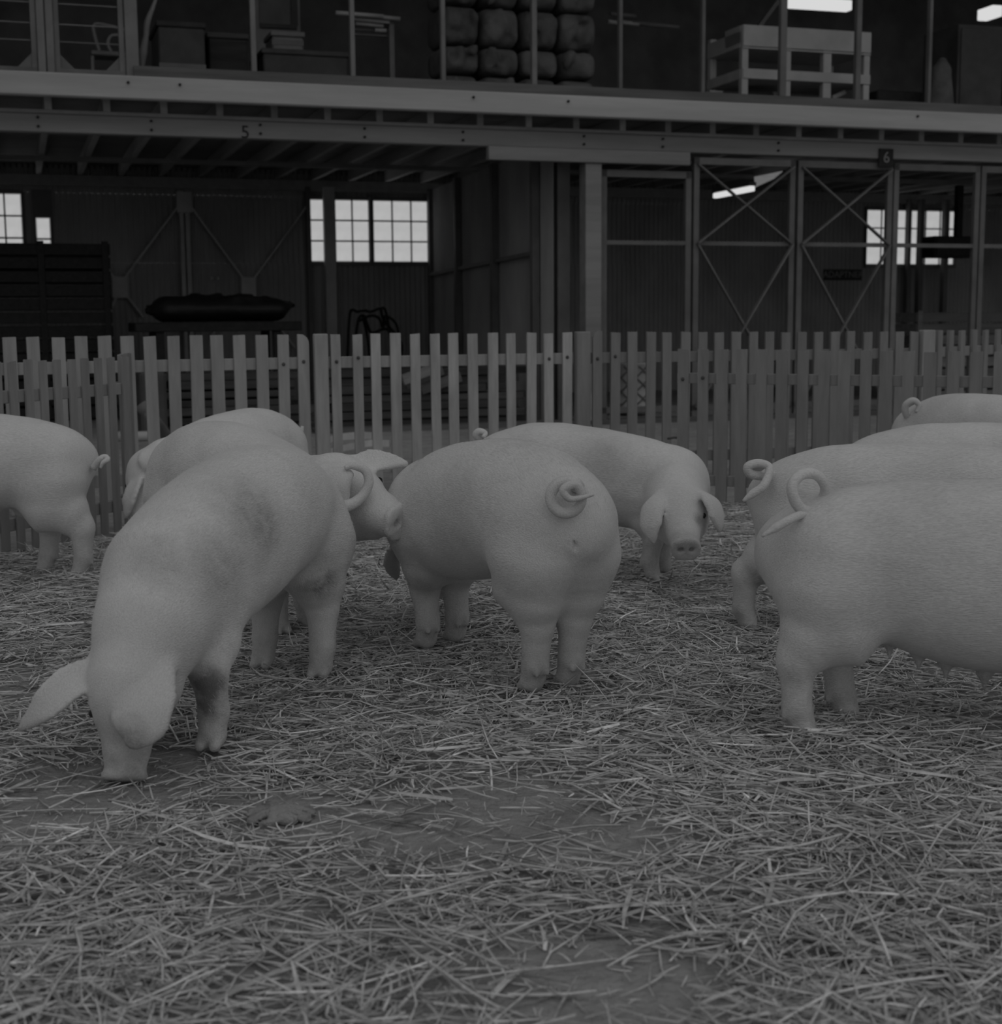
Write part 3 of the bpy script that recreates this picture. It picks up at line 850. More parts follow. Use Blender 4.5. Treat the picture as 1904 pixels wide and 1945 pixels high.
    u0 = bu(1408, w, 120); u1 = bu(1650, w, 120)
    dep = min(np.linspace(.3, 4, 200), key=lambda t: abs(bu(1345, w + t, 120) - u0))
    root = empty('white_rack', B((u0 + u1) / 2, w + dep / 2, DZ), BA); tag(root, 'white open rack with two shelves standing on the upper floor', 'rack')
    zT = Bray(1411, 48, w)[1]; zS = Bray(1411, 90, w)[1]; zM1 = Bray(1411, 131, w)[1]; zM0 = Bray(1411, 150, w)[1]
    for px, wd in ((1413, .09), (1494, .09), (1569, .12), (1644, .09)):
        u = bu(px, w, 120); bbox('upright', u - wd / 2, u + wd / 2, w - .045, w + .045, DZ, zT, M_white, root, .006)
    for u in (u0 + .04, u1 - .05): bbox('upright', u - .045, u + .045, w + dep - .09, w + dep, DZ, zT - .02, M_white, root, .006)
    bbox('top_board', u0, u1, w - .06, w - .045, zT - .26, zT, M_white, root, .004)
    bbox('top_board', u0, u1, w - .06, w - .045, zS, zT - .29, M_white, root, .004)
    bbox('shelf', u0, u1, w, w + dep, zS - .0, zS + .05, M_white, root)
    bbox('mid_rail', u0, u1, w - .06, w - .045, zM0, zM1, M_white, root, .004)
    bbox('shelf', u0, u1, w, w + dep, zM0, zM0 + .04, M_white, root)
    for zz, hh in ((zM0, zM1 - zM0), (zS, .2)): bbox('side_rail', u0 - .015, u0, w, w + dep, zz, zz + hh, M_white, root, .004)
    bbox('side_rail', u0 - .015, u0, w, w + dep * .45, zT - .22, zT, M_white, root, .004)
    _, zc = Bray(1480, 200, w)
    for k, (pa, pb, py) in enumerate(((1350, 1372, 175), (1422, 1462, 180), (1470, 1480, 178), (1548, 1575, 188))):
        uu0, zz = Bray(pa, py, w + .4); uu1, _ = Bray(pb, py, w + .4)
        root2 = empty('small_carton', B((uu0 + uu1) / 2, w + .5, DZ), BA); tag(root2, ['pale carton at the left end under the white rack', 'dull carton under the left half of the white rack', 'narrow pale carton beside the dark post under the rack', 'pale carton beside the thick upright of the rack'][k], 'carton')
        bbox('body', uu0, uu1, w + .4, w + .65, DZ, zz, M_white if k != 1 else M_box, root2, .01); bbox('lid', uu0 - .01, uu1 + .01, w + .39, w + .66, zz, zz + .02, M_white if k != 1 else M_box, root2)
    ua3, za3 = Bray(1580, 186, w + .2); ub3, zb3 = Bray(1608, 174, w + .2)
    bbar('stay', (ua3, w + .2, za3), (ub3, w + .25, zb3), .05, .06, M_white, root)
    ua3, za3 = Bray(1425, 48, w + .8); ub3, zb3 = Bray(1478, 2, w + .8)
    tag(bbar('leaning_pole', (ua3, w + .8, zT), (ub3, w + .8, zb3), .05, .06, M_steel2), 'grey pole leaning above the white rack', 'pole')
    # figure-like bundle and cupboard at the right
    s = SDF((-.3, -.3, -.05), (.3, .3, 1.1), .035); 
    s.cone((0, 0, .2), (0, 0, .75), .2, .13, .05); s.cone((.03, 0, .8), (.02, 0, .9), .1, .06, .05); s.cone((-.08, -.05, .1), (.1, .05, .12), .18, .2, .08)
    V, Q = s.mesh(2); V[:, 2] = np.maximum(V[:, 2], 0)
    o = bpy.data.objects.new('tied_sack', mesh_np(V, Q, 'tied_sack', M_sack, True)); link(o, LR(B(bu(1786, .6, 190), .6, DZ), BA)); tag(o, 'dark tied sack standing beside the thin post right of the white rack', 'sack')
    u0, z1 = Bray(1822, 45, 1.2); u1, _ = Bray(1990, 45, 1.2)
    root = empty('tall_cupboard', B((u0 + u1) / 2, 1.6, DZ), BA); tag(root, 'tall dark cupboard under the right-hand strip light', 'cupboard')
    bbox('body', u0, u1, 1.2, 2.0, DZ, z1, M_box, root, .01); bbox('door', u0 + .04, (u0 + u1) / 2 - .01, 1.18, 1.2, DZ + .05, z1 - .05, M_box, root, .004); bbox('door', (u0 + u1) / 2 + .01, u1 - .04, 1.18, 1.2, DZ + .05, z1 - .05, M_box, root, .004)
    u0, z1 = Bray(1668, 170, .9); u1, _ = Bray(1755, 172, .9)
    tag(bbox('dark_crate', u0, u1, .9, 1.5, DZ, z1, M_ink, bevel=.02), 'low black crate right of the white rack', 'crate')
    # strip lights
    u0, z0 = Bray(1492, 4, 3.2); u1, z1 = Bray(1614, 11, 3.2)
    tube_light(B(u0, 3.2, z0), B(u1, 3.2, z1 * .5 + z0 * .5), 'lit fluorescent strip light above the white rack', r=.09, housing=False)
    u0, z0 = Bray(1866, 30, 3.4); p = B(u0, 3.4, z0); dd = ray(1896, 20); k = (z0 - CAMH) / dd[2]
    p1 = np.array([0, 0, CAMH]) + dd * k
    tube_light(p, p + (p1 - p) * 1.0, 'lit fluorescent strip light at the top right corner', r=.1, housing=False)
upper()

# ================================================================== picket fences
def on_line(px, py, A, D):
    """point on vertical plane through A with direction D (2D) hit by the photo ray"""
    d = ray(px, py); n = np.array([-D[1], D[0]])
    t = (A[:2].dot(n)) / d[:2].dot(n)
    return np.array([0, 0, CAMH]) + d * t
BOLT_ME = None
def bolt_mesh():
    global BOLT_ME
    if BOLT_ME is None:
        bm = bmesh.new(); bmesh.ops.create_uvsphere(bm, u_segments=8, v_segments=5, radius=.013)
        BOLT_ME = bpy.data.meshes.new('bolt'); bm.to_mesh(BOLT_ME); bm.free(); BOLT_ME.materials.append(M_bolt)
    return BOLT_ME

def fence_panel(A, Bp, slats, width, H0, H1, rails, mat, label, rounded=(), bolts=(), rail_ext=(.05, .05), front=True, group='picket fence panels', thick=.022, wlist=None, rail_mat=None):
    A = np.array([A[0], A[1], 0.0]); Bp = np.array([Bp[0], Bp[1], 0.0])
    D = (Bp - A); L = np.linalg.norm(D); D /= L; ang = math.atan2(D[1], D[0]); N = np.array([-D[1], D[0], 0])
    if N[1] > 0: N = -N                       # towards the camera
    root = empty('picket_fence', (A + Bp) / 2, ang); tag(root, label, 'fence', group)
    ss = []
    for k, px in enumerate(slats):
        p = on_line(px, 800, A, D); s = (p - A).dot(D); ss.append(s)
        H = H0 + (H1 - H0) * s / L + random.uniform(-.004, .004)
        w = width * (1 + random.uniform(-.06, .06)) if wlist is None else wlist[k]
        zb = .015 + random.uniform(0, .01)
        c = A + D * s + N * (thick / 2 + .002)
        lean = random.uniform(-.006, .006)
        Mx = LR(c + ZV * zb, ang) @ Matrix.Rotation(lean, 4, 'Y')
        h = H - zb
        if k in rounded or (k - len(slats)) in rounded:
            sg = 1 if (k - len(slats)) in rounded else -1
            R = w * .8
            out = [(-w / 2, 0), (w / 2, 0)]
            arc = [(w / 2 - R + R * math.cos(a), h - R + R * math.sin(a)) for a in np.linspace(0, math.pi / 2, 6)]
            out += arc + [(-w / 2, h)]
            if sg < 0: out = [(-x, z) for x, z in out][::-1]
            prism('picket', out, thick, Mx, mat, root)
        else:
            c1, c2 = random.uniform(0, .006), random.uniform(0, .006)
            b_ = .0025
            out = [(-w / 2, 0), (w / 2, 0), (w / 2, h - c1 - b_), (w / 2 - b_, h - c1), (-w / 2 + b_, h - c2), (-w / 2, h - c2 - b_)]
            prism('picket', out, thick, Mx, mat, root)
    s0, s1 = min(ss) - rail_ext[0], max(ss) + rail_ext[1]
    for z0, z1 in rails:
        p0 = A + D * s0 - N * .02 + ZV * (z0 + z1) / 2; p1 = A + D * s1 - N * .02 + ZV * (z0 + z1) / 2
        bar('rail', p0, p1, .036, z1 - z0, rail_mat or mat, root, .003)
    for k, zz in bolts:
        o = bpy.data.objects.new('bolt', bolt_mesh()); s = ss[k]
        link(o, LR(A + D * s + N * (thick + .003) + ZV * zz, ang), root)
    return A, D, root

def fence_post(px, A, Bp, w, H, mat, label, off=0.0):
    A = np.array([A[0], A[1], 0.0]); D = np.array([Bp[0], Bp[1], 0.0]) - A; D /= np.linalg.norm(D)
    p = on_line(px, 800, A, D); N = np.array([-D[1], D[0], 0]); N = N if N[1] < 0 else -N
    c = p * (1, 1, 0) + N * off
    o = box('fence_post', c + ZV * H / 2, (w, .07, H), mat, math.atan2(D[1], D[0]), bevel=.006)
    return tag(o, label, 'post', 'thick posts of the rear picket fence')

def at2(px, Y):
    return (float(P(px, 800, Y)[0]), Y)
LA, LB = at2(-60, 9.07), at2(604, 10.02)
z_ = lambda a, k: (a, k)
left_px = [-32 + 11, 25, 71, 117, 160, 204, 248, 291, 333, 376, 417, 459, 500, 540, 578]
RAILS_B = [(.165, .245), (.915, .995)]
fence_panel(LA, LB, [-66, -21] + left_px[1:], .080, 1.16, 1.155, RAILS_B, M_fence, 'left panel of the rear picket fence, running off the left edge', rounded=(-1,), bolts=((-2, .95), (-1, .965)))
fence_post(611, LB, at2(1110, 10.62), .095, 1.155, M_fence, 'thick post between the left and middle panels of the rear fence', .03)
mid_px = [641, 682, 716, 753, 791, 829, 862, 899, 936, 971, 1008, 1042, 1076]
fence_panel(at2(625, 10.05), at2(1090, 10.6), mid_px, .071, 1.155, 1.145, RAILS_B, M_fence3, 'middle panel of the rear picket fence with flaking pale paint',
            bolts=((0, .96), (1, .985), (-2, .955), (-1, .965)), rail_ext=(.07, .06))
fence_post(1104, at2(625, 10.05), at2(1110, 10.62), .105, 1.15, M_fence4, 'thick post between the middle and right panels of the rear fence', .03)
right_px = [1133.5, 1167, 1200.5, 1234, 1266, 1299, 1332, 1363, 1395, 1427, 1458, 1489, 1519, 1550, 1582, 1611, 1642, 1672, 1702, 1731]
fence_panel(at2(1122, 10.63), at2(1735, 11.3), right_px, .070, 1.15, 1.125, RAILS_B, M_fence4, 'right panel of the rear picket fence with a rounded first picket', rounded=(0,), bolts=((0, .95), (1, .965)))
fence_post(1753, at2(1122, 10.63), at2(1740, 11.3), .11, 1.135, M_fence, 'thick pale post near the right end of the rear fence', .03)
far_px = [1777, 1797, 1820, 1842, 1864, 1887, 1909, 1931, 1953, 1975, 1996, 2018, 2040, 2061]
fence_panel(at2(1770, 11.4), at2(1960, 12.9), far_px, .083, 1.135, 1.12, RAILS_B, M_fence4, 'short far panel of the rear fence at the right edge')
# near left fence
nl = [(-90, None)]
NLA, NLB = at2(-12, 7.55), at2(250, 8.55)
fence_panel(NLA, NLB, [-4, 26, 55, 84, 111, 139, 164, 188, 213, 239], .058, 1.05, 1.045, [(.135, .203), (.822, .89)], M_fence2,
            'dull picket fence at the left pen corner behind the leftmost pig', rail_ext=(.05, .05), thick=.012)
fence_panel(at2(228, 8.62), at2(262, 8.95), [231, 244], .07, 1.06, 1.06, [(.135, .203), (.822, .89)], M_fence2, 'narrow end piece of picket fence closing the left pen corner', rail_ext=(.03, .04))
# near right fence
near_px = [1299, 1337, 1373, 1410, 1448, 1486, 1526, 1564, 1603, 1644, 1684, 1725, 1766, 1810, 1854, 1899, 1945, 1990, 2038, 2087, 2137, 2188]
fence_panel(at2(1288, 9.62), at2(2050, 8.45), near_px, .072, 1.04, 1.03, [(.13, .20), (.81, .88)], M_fence2, 'dull picket fence in front of the rear fence behind the right-hand pigs', bolts=((0, .84), (1, .85)), rail_ext=(.05, .05))
tag(tube('wire_tie', catmull([P(1268, 833, 10.76), P(1285, 831, 10.775), P(1296, 835, 10.785), P(1300, 850, 10.79), P(1298, 866, 10.79)], 5), [.008, .012, .008], M_bolt, None, 6),
    'twisted wire tie on the rear fence above the far pig', 'wire')

# ================================================================== pigs
def pig_material():
    m = bpy.data.materials.new('pale_bristly_pigskin'); m.use_nodes = True
    n = m.node_tree.nodes; l = m.node_tree.links; b = n['Principled BSDF']
    b.inputs['Roughness'].default_value = .62; b.inputs['Specular IOR Level'].default_value = .22
    b.inputs['Sheen Weight'].default_value = .12; b.inputs['Sheen Roughness'].default_value = .5
    tc = n.new('ShaderNodeTexCoord'); oi = n.new('ShaderNodeObjectInfo')
    off = n.new('ShaderNodeVectorMath'); off.operation = 'MULTIPLY_ADD'; off.inputs[1].default_value = (9, 7, 5)
    cb = n.new('ShaderNodeCombineXYZ')
    for k in range(3): l.new(oi.outputs['Random'], cb.inputs[k])
    l.new(cb.outputs[0], off.inputs[0]); l.new(tc.outputs['Object'], off.inputs[2])
    def noise(scale, stretch, detail=5, rough=.55):
        mp = n.new('ShaderNodeMapping'); mp.inputs['Scale'].default_value = stretch
        l.new(off.outputs[0], mp.inputs['Vector'])
        z = n.new('ShaderNodeTexNoise'); z.inputs['Scale'].default_value = scale; z.inputs['Detail'].default_value = detail; z.inputs['Roughness'].default_value = rough
        l.new(mp.outputs[0], z.inputs['Vector']); return z.outputs['Fac']
    def rng(v, a, b_, c, d):
        r = n.new('ShaderNodeMapRange'); r.inputs['From Min'].default_value = a; r.inputs['From Max'].default_value = b_
        r.inputs['To Min'].default_value = c; r.inputs['To Max'].default_value = d; l.new(v, r.inputs['Value']); return r.outputs[0]
    def mul(a, b_):
        x = n.new('ShaderNodeMath'); x.operation = 'MULTIPLY'; l.new(a, x.inputs[0]); l.new(b_, x.inputs[1]); return x.outputs[0]
    big = rng(noise(3.0, (1, 1, 1)), .35, .68, .72, .60)
    hair = rng(noise(1.0, (60, 300, 240), 3), .3, .7, .86, 1.08)
    at = n.new('ShaderNodeAttribute'); at.attribute_name = 'stain_shade'
    sn = rng(noise(16, (1, 1, 1), 8, .7), .32, .62, .35, 1.0)
    dirt = mul(at.outputs['Fac'], sn)  # holds real dirt and the painted ear shade on one snout
    dk = rng(dirt, 0, 1, 1.0, .28)
    l.new(mul(mul(big, hair), dk), b.inputs['Base Color'])
    bp = n.new('ShaderNodeBump'); bp.inputs['Strength'].default_value = .7; bp.inputs['Distance'].default_value = .004
    l.new(noise(1.0, (60, 300, 240), 3), bp.inputs['Height'])
    l.new(bp.outputs[0], b.inputs['Normal'])
    return m
M_pig = pig_material()
M_eye = gmat('dark_eye', .01, .015, 10, rough=.15, spec=.5)
M_hair = gmat('white_bristle', .62, .72, 10, rough=.6)

def unit(v):
    v = np.array(v, float); return v / np.linalg.norm(v)

def pig(label, loc, head_deg, S, feet=None, head=None, ears=None, tail=None, h=.012, arch=0.0, belly=0.0, stretch=1.0, stains_shade=(),
        teats=(), bend=0.0, vulva=None, legdirt=.5, spine=None, hair=0, girth=1.0, headscale=1.0, drop=0.0, rear=.015):
    psi = math.radians(head_deg); c, s_ = math.cos(psi), math.sin(psi)
    loc = np.array([loc[0], loc[1], 0.0])
    def L(p):
        p = np.array(p, float) - loc
        return np.array([c * p[0] + s_ * p[1], -s_ * p[0] + c * p[1], p[2]])
    def Lv(v):
        return np.array([c * v[0] + s_ * v[1], -s_ * v[0] + c * v[1], v[2]])
    sp = np.array(spine or [(-.568, .558, .045, .045), (-.54, .558, .10, .098), (-.455, .558, .16, .157), (-.32, .562, .195, .190), (-.16, .552, .220, .205),
                   (.08, .54, .234, .207), (.26, .54, .224, .197), (.40, .54, .20, .172)])
    sp = catmull(sp, 4)
    T = []
    for (x, z, a, b_) in sp:
        t = x / .5; dr = drop * np.clip((x + .3) / .7, 0, 1) ** 1.3
        bl = belly * max(0, 1 - ((x - .12) / .45) ** 2)
        T.append((np.array([x * stretch, bend * x * x, z + arch * (1 - t * t) - bl * .5 - dr - rear * np.clip((-.15 - x) / .4, 0, 1) ** 1.3]) * S, (a + bl * .5) * S * (1 + (girth - 1) * .4), b_ * S * girth))
    # head frame
    if head is None:
        sk = np.array([.68 * stretch, bend * .46, .36]) * S; sn = sk + np.array([.14, 0, -.19]) * S; up = np.array([.8, 0, .6])
    else:
        sk = L(head[0]); sn = L(head[1]); up = Lv(np.array(head[2], float))
    hf = unit(sn - sk); up = unit(up - hf * up.dot(hf)); hs = np.cross(up, hf); q = np.linalg.norm(sn - sk) / .235 * headscale
    H = lambda f, s, u: sk + (hf * f + hs * s + up * u) * q
    pts = [t[0] for t in T] + [sk, sn]
    for k in ('HL', 'HR', 'FL', 'FR'):
        pass
    foot = {}
    st = {'HL': (-.40 * stretch, .085), 'HR': (-.40 * stretch, -.085), 'FL': (.335 * stretch, .085), 'FR': (.335 * stretch, -.085)}
    jit = {'HL': .03, 'HR': -.03, 'FL': -.04, 'FR': .03}
    for k, (x, y) in st.items():
        if feet and k in feet: foot[k] = L((feet[k][0], feet[k][1], 0))
        else: foot[k] = np.array([(x + jit[k]) * S, y * S, 0.0])
    lw = [t[0] for t in T]
    earL = []
    if ears is None:
        for sg in (1, -1):
            base = H(-.02, sg * .07, .06)
            P4 = [base, H(.01, sg * .12, .10), H(.07, sg * .15, .085), H(.14, sg * .15, .05)]
            earL.append((P4, (.032, .055, .05, .014), unit(hf * .2 + hs * sg * .5 + up * .8), 4.0))
    else:
        for (pp, ww, nn, cup) in ears:
            earL.append(([L(p) for p in pp], ww, Lv(np.array(nn, float)), cup))
    allp = np.array(lw + [sk, sn] + list(foot.values()) + [p for e in earL for p in e[0]])
    lo = allp.min(0) - .28; hi = allp.max(0) + .28; lo[2] = -.03; hi[2] = min(hi[2], max(1.0, .98 * S))
    f = SDF(lo, hi, h)
    Yx = (0, 1, 0)
    for i in range(len(T) - 1):
        f.ell(T[i][0], T[i + 1][0], Yx, T[i][1], T[i][2], T[i + 1][1], T[i + 1][2], .008 * S, 2.15)
    # neck
    e = T[-1]; mid = (e[0] + sk) / 2 + np.array([0, 0, .02 * S])
    sd = unit(np.array([0, 1, 0]) + hs)
    f.ell(e[0], mid, Yx, e[1], e[2], .155 * S, .14 * S, .05 * S)
    f.ell(mid, sk, sd, .155 * S, .14 * S, .112 * q, .108 * q, .05 * S)
    # head
    f.ell(H(-.02, 0, 0), H(.06, 0, .0), hs, .108 * q, .105 * q, .085 * q, .088 * q, .03)
    f.ell(H(.04, 0, .005), H(.15, 0, -.012), hs, .088 * q, .085 * q, .056 * q, .058 * q, .03)
    f.ell(H(.13, 0, -.012), H(.222, 0, -.02), hs, .060 * q, .060 * q, .048 * q, .052 * q, .02, 2.0, 0.0, .02 * q)
    f.ell(H(.0, 0, -.06), H(.13, 0, -.055), hs, .075 * q, .07 * q, .04 * q, .038 * q, .035)
    for sg in (1, -1): f.cone(H(.0, sg * .05, -.05), H(.07, sg * .035, -.04), .068 * q, .05 * q, .03)
    f.ell(H(.222, 0, -.018), H(.234, 0, -.018), hs, .050 * q, .057 * q, .050 * q, .057 * q, .006, 2.6, 0.0, .008 * q)
    for sg in (1, -1):
        f.cone(H(.228, sg * .020, -.016), H(.262, sg * .022, -.012), .0105 * q, .014 * q, .004, carve=True)
        f.cone(H(.055, sg * .072, .042), H(.09, sg * .063, .034), .017 * q, .013 * q, .012)
        f.cone(H(.075, sg * .092, .038), H(.085, sg * .088, .034), .008 * q, .008 * q, .006, carve=True)
    f.cone(H(.23, .045, -.052), H(.10, .078, -.06), .0045, .0045, .006, carve=True); f.cone(H(.23, -.045, -.052), H(.10, -.078, -.06), .0045, .0045, .006, carve=True)
    # legs
    fw = np.array([1.0, 0, 0])
    for k in ('HL', 'HR', 'FL', 'FR'):
        sg = 1 if k[1] == 'L' else -1; ft = foot[k] + np.array([0, 0, .03])
        if k[0] == 'H':
            dlt = foot[k][:2] - np.array([-.40 * stretch, sg * .085]) * S
            def sec(x, y, z, t): 
                v = np.array([x * stretch, sg * y, z]) * S; v[:2] += t * dlt; v[1] = np.clip(v[1], -.14 * S, .14 * S); return v
            hip, th_, stf = sec(-.41, .07, .555 - rear * .7, 0), sec(-.412, .079, .45, .1), sec(-.385, .084, .345, .3)
            hk = ft + np.array([-.04, 0, .205]) * S; hk[:2] = .86 * hk[:2] + .14 * stf[:2]
            fl = ft + np.array([-.02, 0, .075]) * S
            gk = stf * .42 + hk * .58 + np.array([-.005, 0, .02]) * S
            f.ell(hip, th_, Yx, .140 * S, .118 * S, .150 * S, .120 * S, .06 * S)
            f.ell(th_, stf, Yx, .150 * S, .120 * S, .142 * S, .098 * S, .05 * S)
            f.ell(stf, gk, Yx, .14 * S, .096 * S, .088 * S, .072 * S, .03 * S)
            f.ell(gk, hk, Yx, .088 * S, .07 * S, .056 * S, .053 * S, .03 * S)
            f.cone(hk + np.array([-.022, 0, .03]) * S, hk + np.array([-.012, 0, -.02]) * S, .032 * S, .026 * S, .03 * S)
            f.cone(hk, fl, .052 * S, .042 * S, .02 * S)
        else:
            sh = np.array([.335 * stretch, sg * .065, .46 - drop * .9]) * S; el = np.array([.325 * stretch, sg * .082, .35 - drop * .6]) * S
            el[:2] += .5 * (foot[k][:2] - np.array([.335 * stretch, sg * .085]) * S)
            hk = ft + np.array([.008, 0, .19]) * S; hk[:2] = .88 * hk[:2] + .12 * el[:2]
            fl = ft + np.array([-.015, 0, .075]) * S
            f.cone(sh, el, .125 * S, .076 * S, .06 * S)
            f.cone(el, hk, .074 * S, .052 * S, .03 * S)
            f.cone(hk, fl, .050 * S, .042 * S, .02 * S)
        f.cone(fl, ft + np.array([0, 0, .012]), .042 * S, .039 * S, .015)
        for tg in (1, -1):
            f.cone(ft + np.array([.0, tg * .018, .012]) * S, ft + np.array([.035, tg * .022, -.012]) * S, .024 * S, .015 * S, .006)
            f.cone(fl + np.array([-.03, tg * .018, -.005]) * S, fl + np.array([-.042, tg * .02, -.03]) * S, .012 * S, .008 * S, .008)
    for p in teats:
        p = L(p); f.cone(p + np.array([0, 0, .03]), p + np.array([0, 0, .012]), .028, .014, .02); f.cone(p + np.array([0, 0, .012]), p + np.array([0, 0, -.012]), .009, .0075, .006)
    if vulva is not None:
        p = L(vulva); bk = np.array([-1.0, 0, -.1])
        f.cone(p + np.array([.012, 0, 0]), p + np.array([.004, 0, -.04]), .024, .016, .02); f.cone(p + np.array([-.016, 0, .02]), p + np.array([-.016, 0, -.045]), .004, .006, .006, carve=True)
        f.cone(p + np.array([-.02, 0, .085]), p + np.array([-.0, 0, .085]), .008, .008, .01, carve=True)
    # ears
    for (pp, ww, nn, cup) in earL:
        path = catmull(pp, 4); W = np.interp(np.linspace(0, 1, len(path)), np.linspace(0, 1, len(ww)), ww)
        th = np.interp(np.linspace(0, 1, len(path)), (0, .3, 1), (.018, .0125, .0115))
        for i in range(len(path) - 1):
            d = unit(path[i + 1] - path[i]); side = np.cross(nn, d)
            f.ell(path[i], path[i + 1], side, th[i], W[i], th[i + 1], W[i + 1], .012 if i else .03, 3.2, cup)
    V, Q = f.mesh(2)
    lump = (vnoise(V[:, 0] + V[:, 1] * .6, V[:, 2] + V[:, 1] * .5, 9, int(abs(loc[0]) * 100) + 3) - .5) * .006 + (vnoise(V[:, 0] - V[:, 1] * .5, V[:, 2] - V[:, 1] * .4, 22, 77) - .5) * .002
    nrm = np.zeros_like(V); qn = np.cross(V[Q[:, 2]] - V[Q[:, 0]], V[Q[:, 3]] - V[Q[:, 1]])
    for k4 in range(4):
        for ax in range(3): nrm[:, ax] += np.bincount(Q[:, k4], qn[:, ax], len(V))
    nrm /= np.linalg.norm(nrm, axis=1)[:, None] + 1e-12
    body_w = np.clip((V[:, 2] - .2) / .15, 0, 1) * np.clip((np.linalg.norm(V - sk, axis=1) - .2) / .1, 0, 1)
    V = V + nrm * (lump * body_w)[:, None]
    # stain attribute
    st_ = np.zeros(len(V))  # dirt stains, plus ear shade painted into the eating pig's snout
    for (p, r, a) in stains_shade:
        rd = unit(np.array(p) - np.array([0, 0, CAMH])); rl = Lv(rd); co = L((0, 0, CAMH)); rel = V - co; tt = rel @ rl
        near = np.linalg.norm(rel - tt[:, None] * rl, axis=1) < .02
        ctr = V[near][np.argmin(tt[near])] if near.any() else L(p)
        d = np.linalg.norm(V - ctr, axis=1); st_ = np.maximum(st_, a * np.clip(1.3 - d / r, 0, 1))
    st_ = np.maximum(st_, legdirt * np.clip((.24 - V[:, 2]) / .16, 0, 1))
    nb = len(V)
    if tail is None:
        b0 = T[0][0] + np.array([-.04, 0, .06]) * S
        tail = ([b0 + np.array(v) * S for v in ((.05, 0, 0), (-.03, 0, .0), (-.07, .01, -.03), (-.075, .035, -.06), (-.065, .05, -.03), (-.075, .03, -.005), (-.09, 0, -.04), (-.09, -.01, -.08))], [.02, .018, .015, .007])
        tp = catmull(tail[0], 6)
    else:
        tp = catmull([L(p) for p in tail[0]], 6)
    tv, tf = tube_geo(tp, tail[1], 10)
    V2 = np.concatenate([V, np.array(tv)]); st_ = np.concatenate([st_, np.zeros(len(tv))])
    faces = [tuple(x) for x in Q.tolist()] + [tuple(i + nb for i in x) for x in tf]
    me = bpy.data.meshes.new('pig'); me.from_pydata(V2.tolist(), [], faces); me.materials.append(M_pig)
    me.polygons.foreach_set('use_smooth', np.ones(len(me.polygons), bool)); me.update()
    A = me.attributes.new('stain_shade', 'FLOAT', 'POINT'); A.data.foreach_set('value', st_.astype(np.float32))
    o = bpy.data.objects.new('pig', me); link(o, LR(loc + ZV * .008, psi)); tag(o, label, 'pig', 'pigs in the straw pen')
    for sg in (1, -1):
        bm = bmesh.new(); bmesh.ops.create_uvsphere(bm, u_segments=10, v_segments=8, radius=.011 * q)
        em = bpy.data.meshes.new('eye'); bm.to_mesh(em); bm.free(); em.materials.append(M_eye)
        p = H(.077, sg * .082, .036)
        link(bpy.data.objects.new('eye', em), LR(loc + ZV * .008, psi) @ Matrix.Translation(Vector(p.tolist())), o)
    if hair:
        bristles(o, V, Q, hair, psi, loc, sk)
    return o

def bristles(o, V, Q, count, psi, loc, sk):
    r = np.random.default_rng(count)
    a, b, c_, d = V[Q[:, 0]], V[Q[:, 1]], V[Q[:, 2]], V[Q[:, 3]]
    N = np.cross(c_ - a, d - b); ar = np.linalg.norm(N, axis=1); N /= ar[:, None] + 1e-12
    cen = (a + b + c_ + d) / 4
    wgt = ar * ((cen[:, 2] > .12) & (np.linalg.norm(cen - sk, axis=1) > .26))
    # only where a camera on the photographer's side could see it
    i = r.choice(len(Q), count, p=wgt / wgt.sum())
    t1, t2 = r.random((count, 1)), r.random((count, 1))
    p = (a[i] * (1 - t1) + b[i] * t1) * (1 - t2) + (d[i] * (1 - t1) + c_[i] * t1) * t2
    n = N[i]
    flow = np.tile(np.array([-1.0, 0, -.55]), (count, 1)); 
    flow += .35 * np.stack([vnoise(p[:, 0], p[:, 2], 6, 1) - .5, vnoise(p[:, 0], p[:, 2], 6, 2) - .5, vnoise(p[:, 0], p[:, 1], 6, 5) - .5], 1)
    flow += r.normal(0, .13, (count, 3))
    flow -= n * (flow * n).sum(1)[:, None]; flow /= np.linalg.norm(flow, axis=1)[:, None]
    ln = r.uniform(.012, .026, (count, 1)); wd = .0003
    sd = np.cross(n, flow)
    lift = r.uniform(.04, .2, (count, 1))
    tip = p + flow * ln + n * ln * lift; midp = p + flow * ln * .5 + n * ln * lift * .7
    VV = np.stack([p - sd * wd, p + sd * wd, midp + sd * wd * .8, midp - sd * wd * .8, tip], 1).reshape(-1, 3)
    k = np.arange(count)[:, None] * 5
    F3 = np.concatenate([k + [0, 1, 2], k + [0, 2, 3], k + [3, 2, 4]], 0)
    me = mesh_np(VV, F3, 'bristles', M_hair)
    ho = bpy.data.objects.new('bristles', me); link(ho, WM[o.name], o); ho['kind'] = 'stuff'

